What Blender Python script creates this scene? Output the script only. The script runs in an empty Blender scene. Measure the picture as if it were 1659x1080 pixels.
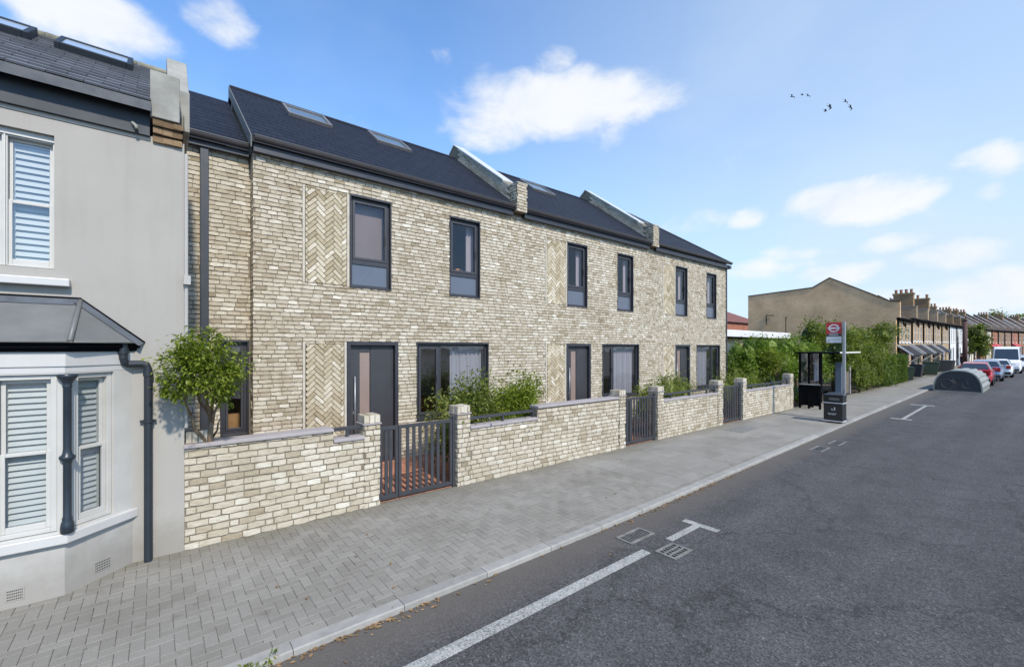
import bpy, math, random
from mathutils import Vector, Matrix
R = random.Random(7)
S = bpy.context.scene
COL = S.collection
rad = math.radians

# ------------------------------------------------------------------ mesh builder
class MB:
    def __init__(s): s.v = []; s.f = []; s.m = []
    def add(s, vs, fs, mi=0):
        b = len(s.v); s.v.extend(vs)
        for f in fs: s.f.append([b+i for i in f]); s.m.append(mi)
    def quad(s, a, b, c, d, mi=0): s.add([a, b, c, d], [(0, 1, 2, 3)], mi)
    def box(s, x0, x1, y0, y1, z0, z1, mi=0):
        s.add([(x0,y0,z0),(x1,y0,z0),(x1,y1,z0),(x0,y1,z0),(x0,y0,z1),(x1,y0,z1),(x1,y1,z1),(x0,y1,z1)],
              [(0,3,2,1),(4,5,6,7),(0,1,5,4),(1,2,6,5),(2,3,7,6),(3,0,4,7)], mi)
    def pbox(s, P, s0, s1, z0, z1, d0, d1, mi=0):
        c = [P(s0,z0,d0),P(s1,z0,d0),P(s1,z0,d1),P(s0,z0,d1),P(s0,z1,d0),P(s1,z1,d0),P(s1,z1,d1),P(s0,z1,d1)]
        s.add(c, [(0,3,2,1),(4,5,6,7),(0,1,5,4),(1,2,6,5),(2,3,7,6),(3,0,4,7)], mi)
    def prism(s, pts, a, b, axis='z', mi=0):
        # pts 2D polygon; axis z: (x,y) ; axis x: (y,z) ; axis y: (x,z)
        def q(p, t):
            return (p[0],p[1],t) if axis=='z' else ((t,p[0],p[1]) if axis=='x' else (p[0],t,p[1]))
        n = len(pts)
        s.add([q(p,a) for p in pts]+[q(p,b) for p in pts],
              [tuple(range(n-1,-1,-1)), tuple(range(n,2*n))]+[(i,(i+1)%n,n+(i+1)%n,n+i) for i in range(n)], mi)
    def tube(s, path, rr, n=8, mi=0, cap=True):
        path = [Vector(p) for p in path]
        if not isinstance(rr,(list,tuple)): rr = [rr]*len(path)
        b = len(s.v); prev = None
        for i,p in enumerate(path):
            t = (path[min(i+1,len(path)-1)]-path[max(i-1,0)]).normalized()
            if prev is None:
                prev = t.orthogonal().normalized()
            u = (prev - t*prev.dot(t)).normalized(); prev = u; w = t.cross(u)
            for k in range(n):
                a = 2*math.pi*k/n
                s.v.append(tuple(p+(u*math.cos(a)+w*math.sin(a))*rr[i]))
        for i in range(len(path)-1):
            for k in range(n):
                s.f.append([b+i*n+k, b+i*n+(k+1)%n, b+(i+1)*n+(k+1)%n, b+(i+1)*n+k]); s.m.append(mi)
        if cap:
            s.f.append([b+k for k in range(n-1,-1,-1)]); s.m.append(mi)
            e = b+(len(path)-1)*n
            s.f.append([e+k for k in range(n)]); s.m.append(mi)
    def lathe(s, prof, c, n=16, mi=0):
        b = len(s.v)
        for r,z in prof:
            for k in range(n):
                a = 2*math.pi*k/n
                s.v.append((c[0]+r*math.cos(a), c[1]+r*math.sin(a), c[2]+z))
        for i in range(len(prof)-1):
            for k in range(n):
                s.f.append([b+i*n+k,b+i*n+(k+1)%n,b+(i+1)*n+(k+1)%n,b+(i+1)*n+k]); s.m.append(mi)
        s.f.append([b+k for k in range(n-1,-1,-1)]); s.m.append(mi)
        e=b+(len(prof)-1)*n
        s.f.append([e+k for k in range(n)]); s.m.append(mi)
    def build(s, name, mats, parent=None, smooth=False, bevel=0, local=False):
        if not isinstance(mats,(list,tuple)): mats=[mats]
        org = Vector((0,0,0))
        if parent is not None and not local:
            q = parent
            while q is not None: org += q.location; q = q.parent
        me = bpy.data.meshes.new(name)
        me.from_pydata([(v[0]-org.x, v[1]-org.y, v[2]-org.z) for v in s.v] if org.length>0 else s.v, [], s.f)
        for m in mats: me.materials.append(m)
        if len(mats)>1: me.polygons.foreach_set('material_index', s.m)
        if smooth: me.polygons.foreach_set('use_smooth',[True]*len(me.polygons))
        me.update()
        o = bpy.data.objects.new(name, me); COL.objects.link(o)
        if parent is not None: o.parent = parent
        if bevel:
            b = o.modifiers.new('Bevel','BEVEL'); b.width=bevel; b.segments=2; b.limit_method='ANGLE'; b.angle_limit=rad(40)
        return o

class Plane:
    """s runs along the wall, z is up, d is depth going into the wall."""
    def __init__(s, o, dr, inn): s.o=o; s.dr=dr; s.inn=inn
    def __call__(s, a, z, d): return (s.o[0]+s.dr[0]*a+s.inn[0]*d, s.o[1]+s.dr[1]*a+s.inn[1]*d, z)

def tag(o, label=None, cat=None, group=None, kind=None):
    if label: o['label']=label
    if cat: o['category']=cat
    if group: o['group']=group
    if kind: o['kind']=kind
    return o
def thing(name, label, cat, loc=(0,0,0), rz=0, group=None):
    o = bpy.data.objects.new(name, None); COL.objects.link(o)
    o.location=loc; o.rotation_euler=(0,0,rz); o.empty_display_size=.2
    return tag(o,label,cat,group)
def dup(root, loc, rz=None, label=None, group=None):
    def cp(o, par):
        c = o.copy(); COL.objects.link(c)
        if par is not None: c.parent = par
        for ch in kids.get(o.name, []): cp(ch, c)
        return c
    kids = {}
    def walk(o):
        kids[o.name] = [x for x in o.children]
        for x in o.children: walk(x)
    walk(root)
    r = cp(root, None); r.location = loc
    if rz is not None: r.rotation_euler=(0,0,rz)
    if label: r['label']=label
    if group: r['group']=group
    return r

# ------------------------------------------------------------------ materials
def newmat(name):
    m = bpy.data.materials.new(name); m.use_nodes=True
    nt=m.node_tree; nt.nodes.clear()
    out=nt.nodes.new('ShaderNodeOutputMaterial')
    return m,nt,out
def N(nt,t,**k):
    n=nt.nodes.new(t)
    for a,b in k.items(): setattr(n,a,b)
    return n
def ramp(nt, fac, stops, interp='LINEAR'):
    r=N(nt,'ShaderNodeValToRGB'); r.color_ramp.interpolation=interp
    el=r.color_ramp.elements
    el[0].position=stops[0][0]; el[0].color=(*stops[0][1],1) if len(stops[0][1])==3 else stops[0][1]
    el[1].position=stops[-1][0]; el[1].color=(*stops[-1][1],1)
    for p,c in stops[1:-1]:
        e=el.new(p); e.color=(*c,1)
    if fac is not None: nt.links.new(fac, r.inputs['Fac'])
    return r
def g(v): return (v,v,v)
def noise(nt, co, scale, detail=4, rough=.55, dist=0):
    n=N(nt,'ShaderNodeTexNoise'); n.inputs['Scale'].default_value=scale; n.inputs['Detail'].default_value=detail
    n.inputs['Roughness'].default_value=rough; n.inputs['Distortion'].default_value=dist
    if co is not None: nt.links.new(co,n.inputs['Vector'])
    return n
def mixc(nt, a, b, fac, blend='MIX'):
    m=N(nt,'ShaderNodeMix',data_type='RGBA',blend_type=blend)
    for s,v in ((m.inputs[0],fac),(m.inputs[6],a),(m.inputs[7],b)):
        if isinstance(v,bpy.types.NodeSocket): nt.links.new(v,s)
        elif isinstance(v,(int,float)): s.default_value=v
        else: s.default_value=(*v,1)
    return m.outputs[2]
def math_(nt,op,a,b=0,clamp=False):
    m=N(nt,'ShaderNodeMath',operation=op); m.use_clamp=clamp
    for s,v in ((m.inputs[0],a),(m.inputs[1],b)):
        if isinstance(v,bpy.types.NodeSocket): nt.links.new(v,s)
        else: s.default_value=v
    return m.outputs[0]
def bsdf(nt,out,col,rough=.6,metal=0,spec=.5):
    b=N(nt,'ShaderNodeBsdfPrincipled')
    if isinstance(col,bpy.types.NodeSocket): nt.links.new(col,b.inputs['Base Color'])
    else: b.inputs['Base Color'].default_value=(*col,1)
    if isinstance(rough,bpy.types.NodeSocket): nt.links.new(rough,b.inputs['Roughness'])
    else: b.inputs['Roughness'].default_value=rough
    b.inputs['Metallic'].default_value=metal
    b.inputs['Specular IOR Level'].default_value=spec
    nt.links.new(b.outputs[0],out.inputs[0]); return b
def bump(nt,b,h,strength=.3,dist=.01):
    n=N(nt,'ShaderNodeBump'); n.inputs['Strength'].default_value=strength; n.inputs['Distance'].default_value=dist
    nt.links.new(h,n.inputs['Height']); nt.links.new(n.outputs[0],b.inputs['Normal'])
def coords(nt): return N(nt,'ShaderNodeNewGeometry')
def M(name, col, rough=.55, metal=0, var=.12, scale=3, bmp=0, bscale=120, spec=.5, island=0):
    """painted / plain surface with uneven tone, grain and small bumps"""
    m,nt,out=newmat(name); ge=coords(nt); po=ge.outputs['Position']
    n1=noise(nt,po,scale,6,.6); 
    r=ramp(nt,n1.outputs['Fac'],[(.3,tuple(c*(1-var) for c in col)),(.7,tuple(min(1,c*(1+var)) for c in col))])
    c=r.outputs[0]
    if island:
        ri=ramp(nt,ge.outputs['Random Per Island'],[(0,g(1-island)),(1,g(1+island))])
        c=mixc(nt,c,ri.outputs[0],1.0,'MULTIPLY')
    rr=ramp(nt,n1.outputs['Fac'],[(.2,g(max(0,rough-.1))),(.8,g(min(1,rough+.1)))])
    b=bsdf(nt,out,c,rr.outputs[0],metal,spec)
    if bmp:
        n2=noise(nt,po,bscale,3)
        bump(nt,b,n2.outputs['Fac'],bmp,.004)
    return m

def brickmat(name, stops, smudge=.35, fine=1.0):
    m,nt,out=newmat(name); ge=coords(nt); po=ge.outputs['Position']
    base=ramp(nt,ge.outputs['Random Per Island'],stops).outputs[0]
    # streaky smudges along the brick
    mp=N(nt,'ShaderNodeMapping'); mp.inputs['Scale'].default_value=(6,6,26); nt.links.new(po,mp.inputs[0])
    a=noise(nt,mp.outputs[0],1.7,5,.62,.8)
    sm=ramp(nt,a.outputs['Fac'],[(.36,(.50,.44,.36)),(.5,(.9,.88,.85)),(.62,g(1.06))])
    c=mixc(nt,base,sm.outputs[0],smudge,'MULTIPLY')
    pits=noise(nt,po,95,3,.6)
    pr=ramp(nt,pits.outputs['Fac'],[(.30,g(.45)),(.42,g(1))])
    c=mixc(nt,c,pr.outputs[0],.45*fine,'MULTIPLY')
    mv=N(nt,'ShaderNodeMapping'); mv.inputs['Scale'].default_value=(2.2,2.2,.22); nt.links.new(po,mv.inputs[0])
    stk=noise(nt,mv.outputs[0],1.6,4,.6); c=mixc(nt,c,ramp(nt,stk.outputs['Fac'],[(.34,(.80,.77,.71)),(.52,g(1.02))]).outputs[0],.5,'MULTIPLY')
    big=noise(nt,po,.55,3,.5)
    br=ramp(nt,big.outputs['Fac'],[(.3,(.90,.88,.86)),(.7,(1.05,1.05,1.05))])
    c=mixc(nt,c,br.outputs[0],1,'MULTIPLY')
    b=bsdf(nt,out,c,.9,0,.2)
    h=noise(nt,po,60,5,.65)
    bump(nt,b,h.outputs['Fac'],.55,.010)
    return m
BR=[(0,(.31,.262,.188)),(.06,(.40,.348,.26)),(.25,(.463,.415,.326)),(.55,(.505,.459,.369)),(.8,(.542,.50,.412)),(.94,(.575,.537,.452)),(1,(.67,.638,.555))]
BRICK=brickmat('cream_brick',BR,.42,1.3)
BRICKH=brickmat('herringbone_brick',[(0,(.35,.295,.20)),(.4,(.46,.405,.295)),(.8,(.54,.49,.38)),(1,(.66,.62,.53))],.5)
MORTAR=M('recessed_mortar',(.20,.17,.13),.95,var=.25,scale=14,bmp=.5,bscale=200,spec=.1)
MORTARL=M('herringbone_mortar',(.09,.075,.055),.95,var=.2,scale=12,bmp=.4,spec=.1)
EDGE=M('pale_stretcher_edge',(.46,.425,.355),.9,var=.15,scale=8,bmp=.4,spec=.1)
CORBEL=brickmat('old_stock_brick',[(0,(.12,.08,.045)),(1,(.27,.19,.115))])
def rendermat(name,col):
    m,nt,out=newmat(name); ge=coords(nt); po=ge.outputs['Position']
    a=noise(nt,po,1.3,6,.6); c=ramp(nt,a.outputs['Fac'],[(.3,tuple(x*.95 for x in col)),(.7,tuple(x*1.04 for x in col))]).outputs[0]
    mv=N(nt,'ShaderNodeMapping'); mv.inputs['Scale'].default_value=(7,7,.5); nt.links.new(po,mv.inputs[0])
    k=noise(nt,mv.outputs[0],1.5,5,.62); c=mixc(nt,c,ramp(nt,k.outputs['Fac'],[(.30,(.88,.86,.83)),(.48,g(1))]).outputs[0],.35,'MULTIPLY')
    sx=N(nt,'ShaderNodeSeparateXYZ'); nt.links.new(po,sx.inputs[0]); gr=noise(nt,po,5,5,.65)
    e=math_(nt,'ADD',.12,math_(nt,'SUBTRACT',sx.outputs[2],math_(nt,'MULTIPLY',gr.outputs['Fac'],.55))); c=mixc(nt,c,(.17,.15,.115),ramp(nt,e,[(0,g(.42)),(.30,g(0))]).outputs[0])
    b=bsdf(nt,out,c,.9,0,.15); h=noise(nt,po,60,4,.6); bump(nt,b,h.outputs['Fac'],.3,.005); return m
STUCCO=rendermat('grey_painted_render',(.345,.328,.298))
STUCCOW=rendermat('pale_bay_render',(.40,.387,.362))
WPAINT=M('white_gloss_paint',(.50,.49,.475),.38,var=.05,scale=4,bmp=.08,bscale=40)
WTIMB=M('white_sash_paint',(.48,.47,.44),.42,var=.05,scale=5,bmp=.08,bscale=40)
SLATW=M('shutter_slat_paint',(.56,.56,.50),.5,var=.04,scale=5)
NAVY=M('dark_navy_paint',(.018,.026,.036),.35,var=.2,scale=6)
NAVYF=M('slate_blue_fascia_paint',(.016,.022,.030),.55,var=.15,scale=4,bmp=.1,bscale=30)
BLACK=M('black_gutter_plastic',(.0045,.0048,.006),.75,var=.2,scale=5,spec=.06)
LEAD=M('grey_lead_sheet',(.135,.138,.132),.5,.0,var=.14,scale=3,bmp=.12,bscale=14)
LEADD=M('dark_lead_flashing',(.09,.10,.115),.5,var=.2,scale=8,bmp=.25,bscale=20)
CONC=M('weathered_concrete',(.27,.265,.24),.9,var=.2,scale=5,bmp=.4,bscale=60,spec=.2)
SLATEW=M('grey_roof_slate',(.135,.142,.158),.45,var=.12,scale=3,bmp=.08,bscale=30,island=.10)
SLATE=M('blue_black_roof_slate',(.013,.0155,.024),.62,var=.15,scale=4,bmp=.06,bscale=60,island=.10,spec=.22)
SLGAP=M('slate_joint',(.004,.004,.006),.8)
ANTH=M('anthracite_powder_coat',(.032,.033,.040),.42,var=.08,scale=4)
ANTHD=M('anthracite_door_leaf',(.040,.040,.045),.45,var=.06,scale=3)
ANTHG=M('anthracite_gutter',(.055,.050,.052),.4,var=.1,scale=4)
RAIL=M('anthracite_railing',(.040,.041,.047),.45,var=.1,scale=5)
COPE=M('mauve_grey_coping',(.33,.30,.30),.7,var=.08,scale=5,bmp=.15,bscale=80,spec=.3)
WHITEM=M('white_metal_capping',(.50,.515,.53),.4,var=.04,scale=4)
KERB=M('granite_kerb',(.275,.265,.245),.8,var=.14,scale=7,bmp=.35,bscale=120,spec=.25,island=.1)
IRON=M('worn_cast_iron',(.22,.21,.19),.6,.3,var=.3,scale=14,bmp=.3,bscale=60)
DARK=M('dark_void',(.004,.004,.004),.9)
SOIL=M('garden_soil',(.09,.07,.05),.95,var=.3,scale=6,bmp=.5,bscale=30,spec=.1)
GROUND=M('bare_ground',(.17,.16,.12),.95,var=.25,scale=.6,bmp=.3,bscale=10,spec=.1)
REDP=M('red_paver',(.36,.17,.11),.85,var=.18,scale=6,bmp=.3,bscale=80,spec=.2,island=.18)
BARK=M('pale_bark',(.19,.14,.09),.9,var=.3,scale=14,bmp=.6,bscale=50,spec=.1)
BARKD=M('dark_bark',(.09,.065,.045),.9,var=.3,scale=10,bmp=.6,bscale=40,spec=.1)
STEEL=M('galvanised_steel',(.34,.35,.36),.42,.6,var=.1,scale=6)
TIMB=M('weathered_timber',(.16,.13,.10),.85,var=.25,scale=6,bmp=.3,bscale=30,spec=.2)
CURT=None

def leafmat(name, c0, c1, c2):
    m,nt,out=newmat(name); ge=coords(nt)
    r=ramp(nt,ge.outputs['Random Per Island'],[(0,c0),(.55,c1),(1,c2)])
    n=noise(nt,ge.outputs['Position'],2.6,3)
    nr=ramp(nt,n.outputs['Fac'],[(.3,(.72,.75,.6)),(.7,(1.2,1.15,1.1))])
    c=mixc(nt,r.outputs[0],nr.outputs[0],1,'MULTIPLY')
    b=N(nt,'ShaderNodeBsdfPrincipled'); nt.links.new(c,b.inputs['Base Color'])
    b.inputs['Roughness'].default_value=.45; b.inputs['Specular IOR Level'].default_value=.35
    t=N(nt,'ShaderNodeBsdfTranslucent')
    tc=mixc(nt,c,(1.0,1.25,.45),1,'MULTIPLY'); nt.links.new(tc,t.inputs[0])
    mx=N(nt,'ShaderNodeMixShader'); mx.inputs[0].default_value=.45
    nt.links.new(b.outputs[0],mx.inputs[1]); nt.links.new(t.outputs[0],mx.inputs[2]); nt.links.new(mx.outputs[0],out.inputs[0])
    return m
LEAF1=leafmat('fresh_green_leaves',(.11,.145,.016),(.20,.25,.03),(.34,.38,.08))
LEAF2=leafmat('bush_leaves',(.09,.12,.02),(.165,.20,.04),(.34,.35,.12))
LEAF3=leafmat('shrub_leaves',(.065,.12,.016),(.15,.225,.03),(.30,.38,.07))
LEAF4=leafmat('tree_leaves',(.07,.10,.018),(.145,.18,.03),(.25,.27,.06))
LEAF5=leafmat('hedge_leaves',(.05,.09,.018),(.10,.15,.03),(.17,.22,.05))
LEAFS=leafmat('spiky_leaves',(.08,.12,.06),(.14,.20,.10),(.40,.44,.34))
LITTER=M('fallen_leaf',(.22,.135,.06),.8,var=.35,scale=30,island=.4)

def glassmat(name, tint=(.8,.84,.86), ior=1.5, rough=0.0, f0=.12):
    m,nt,out=newmat(name)
    t=N(nt,'ShaderNodeBsdfTransparent'); t.inputs[0].default_value=(*tint,1)
    gl=N(nt,'ShaderNodeBsdfGlossy'); gl.inputs['Roughness'].default_value=rough; gl.inputs[0].default_value=(.95,.96,1,1)
    lw=N(nt,'ShaderNodeLayerWeight'); lw.inputs[0].default_value=.5
    k=math_(nt,'ADD',f0,math_(nt,'MULTIPLY',math_(nt,'POWER',lw.outputs['Facing'],4.0),.9),True)
    mx=N(nt,'ShaderNodeMixShader'); nt.links.new(k,mx.inputs[0])
    gp=coords(nt); wn=noise(nt,gp.outputs['Position'],1.7,2,.5); bn=N(nt,'ShaderNodeBump'); bn.inputs['Strength'].default_value=.25; bn.inputs['Distance'].default_value=.02; nt.links.new(wn.outputs['Fac'],bn.inputs['Height']); nt.links.new(bn.outputs[0],gl.inputs['Normal'])
    nt.links.new(t.outputs[0],mx.inputs[1]); nt.links.new(gl.outputs[0],mx.inputs[2]); nt.links.new(mx.outputs[0],out.inputs[0])
    return m
GLASS=glassmat('window_glass')
GLASSU=glassmat('upper_window_glass',(.84,.82,.82),1.5,0,.055)
GLASSD=glassmat('tinted_glass',(.42,.40,.44))
GLASSW=glassmat('sash_glass',(.78,.82,.86),1.6)
FROST=M('frosted_blue_glass',(.10,.115,.15),.25,var=.06,scale=2,spec=.6)
BLIND=M('mauve_blind',(.20,.165,.15),.6,var=.08,scale=1.2)
DOORG=M('bronze_tinted_strip',(.24,.18,.155),.25,var=.06,scale=2,spec=.6)
ROOFG=M('rooflight_glass',(.10,.14,.17),.06,var=.05,scale=2,spec=.9)
FARG=M('dark_far_pane',(.05,.06,.08),.15,var=.3,scale=1,spec=.8)
RWALL=M('room_plaster',(.50,.47,.44),.9,var=.04,scale=1)
RTEAL=M('room_teal_wall',(.15,.23,.26),.9,var=.05,scale=1)
RFLOOR=M('room_wood_floor',(.30,.17,.09),.5,var=.2,scale=4)
WOOD=M('oak_furniture',(.46,.25,.11),.5,var=.15,scale=6)
def curtmat():
    m,nt,out=newmat('sheer_curtain')
    d=N(nt,'ShaderNodeBsdfDiffuse'); d.inputs[0].default_value=(.62,.58,.62,1)
    t=N(nt,'ShaderNodeBsdfTranslucent'); t.inputs[0].default_value=(.6,.57,.6,1)
    mx=N(nt,'ShaderNodeMixShader'); mx.inputs[0].default_value=.4
    nt.links.new(d.outputs[0],mx.inputs[1]); nt.links.new(t.outputs[0],mx.inputs[2]); nt.links.new(mx.outputs[0],out.inputs[0]); return m
CURT=curtmat()

# ------------------------------------------------------------------ brick helpers
def wallgrid(mb, P, s0,s1,z0,z1, ops, depth, d0=0, mi=0, mr=None):
    ss=sorted(set([s0,s1]+[v for o in ops for v in o[:2] if s0<v<s1])); zs=sorted(set([z0,z1]+[v for o in ops for v in o[2:4] if z0<v<z1]))
    for i in range(len(ss)-1):
        for j in range(len(zs)-1):
            a,b,c,d=ss[i],ss[i+1],zs[j],zs[j+1]; mx,mz=(a+b)/2,(c+d)/2
            if any(o[0]<mx<o[1] and o[2]<mz<o[3] for o in ops): continue
            mb.quad(P(a,c,d0),P(b,c,d0),P(b,d,d0),P(a,d,d0),mi)
    for o in ops:
        a,b,c,d=o[:4]; a=max(a,s0); b=min(b,s1)
        e=d0+depth; k=mi if mr is None else mr
        mb.quad(P(a,c,d0),P(a,c,e),P(a,d,e),P(a,d,d0),k); mb.quad(P(b,c,d0),P(b,d,d0),P(b,d,e),P(b,c,e),k)
        mb.quad(P(a,d,d0),P(a,d,e),P(b,d,e),P(b,d,d0),k); mb.quad(P(a,c,d0),P(b,c,d0),P(b,c,e),P(a,c,e),k)

def sheet(mb,P,a,b,c,d,dep): mb.quad(P(a,c,dep),P(b,c,dep),P(b,d,dep),P(a,d,dep))
def one_brick(mb, P, a,b,c,d, rg, j=.0075, proud=.012, back=.012, mi=0):
    nx=max(2,int(round((b-a)/.06))+1)
    dd=rg.uniform(-.003,.003); top=[];bot=[];topb=[];botb=[]
    tilt=rg.uniform(-.003,.003)
    for i in range(nx):
        t=i/(nx-1); x=a+(b-a)*t
        jx=rg.uniform(-j,j)*.7 if 0<i<nx-1 else rg.uniform(-j,j)*.5
        edge=.003 if i in(0,nx-1) else 0
        zt=d+rg.uniform(-j,j*.4)-edge; zb=c+rg.uniform(-j*.5,j)+edge
        o=-proud+back+dd+rg.uniform(-.0015,.0015)+(.0025 if edge else 0)
        top.append((x+jx,zt,o)); bot.append((x+jx,zb,o+tilt))
    vs=[P(*p) for p in bot]+[P(*p) for p in top]+[P(p[0],p[1]-.0,back+.006) for p in bot]+[P(p[0],p[1],back+.006) for p in top]
    fs=[]
    n=nx
    for i in range(n-1):
        fs+= [(i,i+1,n+i+1,n+i),(n+i,n+i+1,3*n+i+1,3*n+i),(i+1,i,2*n+i,2*n+i+1)]
    fs+=[(0,n,3*n,2*n),(n-1,2*n+n-1,3*n+n-1,n+n-1)]
    mb.add(vs,fs,mi)

def bricks(mbsel, P, s0,s1,z0,z1, ops, rg, course=.0735, L=.168, joint=.0105, mi=0, off=None):
    """mbsel(center) -> mesh builder that takes the brick; lays rows, cut round openings"""
    z=z0; row=0
    while z<z1-.02:
        zt=min(z+course-joint, z1)
        x=s0-(((row%2)*.5+rg.uniform(-.12,.12))*(L+joint)) - .05
        while x<s1:
            l=L*rg.uniform(.82,1.20)
            if rg.random()<.10: l=L*.48
            a,b=max(x,s0),min(x+l,s1); x+=l+joint
            if b-a<.03: continue
            pcs=[(a,b,z,zt)]
            for o in ops:
                nw=[]
                for (p,q,u,v) in pcs:
                    if q<=o[0] or p>=o[1] or v<=o[2] or u>=o[3]: nw.append((p,q,u,v)); continue
                    if p<o[0]: nw.append((p,o[0],u,v))
                    if q>o[1]: nw.append((o[1],q,u,v))
                    pp,qq=max(p,o[0]),min(q,o[1])
                    if u<o[2]: nw.append((pp,qq,u,o[2]))
                    if v>o[3]: nw.append((pp,qq,o[3],v))
                pcs=nw
            for (p,q,u,v) in pcs:
                if q-p<.022 or v-u<.018: continue
                one_brick(mbsel((p+q)/2), P, p,q,u,v, rg, mi=mi)
        z+=course; row+=1

def clip_poly(poly, x0,x1,z0,z1):
    def cl(pts, f, inter):
        out=[]
        for i in range(len(pts)):
            p,q=pts[i],pts[(i+1)%len(pts)]
            if f(p): out.append(p)
            if f(p)!=f(q): out.append(inter(p,q))
        return out
    def ix(v): return lambda p,q:(v,p[1]+(q[1]-p[1])*(v-p[0])/(q[0]-p[0]))
    def iz(v): return lambda p,q:(p[0]+(q[0]-p[0])*(v-p[1])/(q[1]-p[1]),v)
    for f,i in ((lambda p:p[0]>=x0,ix(x0)),(lambda p:p[0]<=x1,ix(x1)),(lambda p:p[1]>=z0,iz(z0)),(lambda p:p[1]<=z1,iz(z1))):
        if len(poly)<3: return []
        poly=cl(poly,f,i)
    return poly
def herring_cells(w, k, rng_n):
    """herringbone of k:1 bricks with width w -> list of rects (x,y,wx,wy) in pattern space"""
    out=[]
    for i in range(-rng_n,rng_n):
        for j in range(-rng_n,rng_n):
            m=(i-j)%(2*k)
            if m==0: out.append((i*w,j*w,k*w,w))
            elif m==2*k-1: out.append((i*w,j*w,w,k*w))
    return out
def herring_panel(mb, P, x0,x1,z0,z1, rg, w=.073, gap=.010):
    cx,cz=(x0+x1)/2,(z0+z1)/2; c=math.cos(rad(45)); n=int(max(x1-x0,z1-z0)/w)+4
    for (x,y,a,b) in herring_cells(w,3,n):
        h=gap/2; jr=lambda:rg.uniform(-.0015,.0015)
        pts=[(x+h,y+h),(x+a-h,y+h),(x+a-h,y+b-h),(x+h,y+b-h)]
        pts=[(cx+(p[0]-p[1])*c+jr(),cz+(p[0]+p[1])*c+jr()) for p in pts]
        q=clip_poly(pts,x0,x1,z0,z1)
        if len(q)<3: continue
        ar=abs(sum(q[i][0]*q[(i+1)%len(q)][1]-q[(i+1)%len(q)][0]*q[i][1] for i in range(len(q))))/2
        if ar<.0006: continue
        d=rg.uniform(-.004,.002)
        m=len(q)
        mb.add([P(p[0],p[1],d) for p in q]+[P(p[0],p[1],.014) for p in q],
               [tuple(range(m))]+[(i,m+i,m+(i+1)%m,(i+1)%m) for i in range(m)],0)

# ------------------------------------------------------------------ foliage
def foliage(mb, blobs, n, size, rg, clumps=40, spread=.22, droop=.25, wid=.42):
    vol=[b[1][0]*b[1][1]*b[1][2] for b in blobs]; tot=sum(vol)
    cl=[]
    for b,v in zip(blobs,vol):
        for _ in range(max(3,int(clumps*v/tot))):
            d=Vector((rg.gauss(0,1),rg.gauss(0,1),rg.gauss(0,1))).normalized()
            r=rg.random()**.38
            cl.append((Vector((b[0][0]+d.x*r*b[1][0],b[0][1]+d.y*r*b[1][1],b[0][2]+d.z*r*b[1][2])),
                       spread*(b[1][0]+b[1][1]+b[1][2])/3*rg.uniform(.6,1.3), Vector(b[0])))
    for _ in range(n):
        c,s,o=rg.choice(cl)
        p=c+Vector((rg.gauss(0,s),rg.gauss(0,s),rg.gauss(0,s*.8)))
        out=(p-o); out=out.normalized() if out.length>1e-4 else Vector((0,0,1))
        d=(out*.6+Vector((rg.uniform(-1,1),rg.uniform(-1,1),rg.uniform(-.7,.7)-droop))).normalized()
        u=d.cross(Vector((rg.uniform(-.5,.5),rg.uniform(-.5,.5),1))); 
        if u.length<1e-3: continue
        u.normalize(); w=d.cross(u)
        L=size*rg.uniform(.6,1.25); h=L*wid*.5
        f=w*L*.10
        mb.add([tuple(p),tuple(p+d*L*.45+u*h-f),tuple(p+d*L),tuple(p+d*L*.45-u*h-f),tuple(p+d*L*.5)],
               [(0,1,4),(1,2,4),(2,3,4),(3,0,4)])
def tri_core(mb, blobs, rg, k=.62):
    for c,r in blobs:
        n,m=10,7; b=[]
        for i in range(m+1):
            th=math.pi*i/m
            for j in range(n):
                ph=2*math.pi*j/n; q=k*rg.uniform(.75,1.1)
                b.append((c[0]+r[0]*q*math.sin(th)*math.cos(ph),c[1]+r[1]*q*math.sin(th)*math.sin(ph),c[2]+r[2]*q*math.cos(th)))
        mb.add(b,[(i*n+j,i*n+(j+1)%n,(i+1)*n+(j+1)%n,(i+1)*n+j) for i in range(m) for j in range(n)])
def plant(name,label,cat,base,blobs,n,size,leaf,trunkpaths,bark=None,group=None,core=True,seed=1,clumps=40,spread=.22,wid=.42,crown='crown',stem='trunk'):
    rg=random.Random(seed); t=thing(name,label,cat,base,0,group)
    m=MB(); foliage(m,blobs,n,size,rg,clumps,spread,wid=wid)
    if core: tri_core(m,blobs,rg)
    m.build(crown,leaf,t)
    if trunkpaths:
        m=MB()
        for p,r in trunkpaths: m.tube(p,r,8)
        m.build(stem,bark or BARK,t,smooth=True)
    return t

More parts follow.
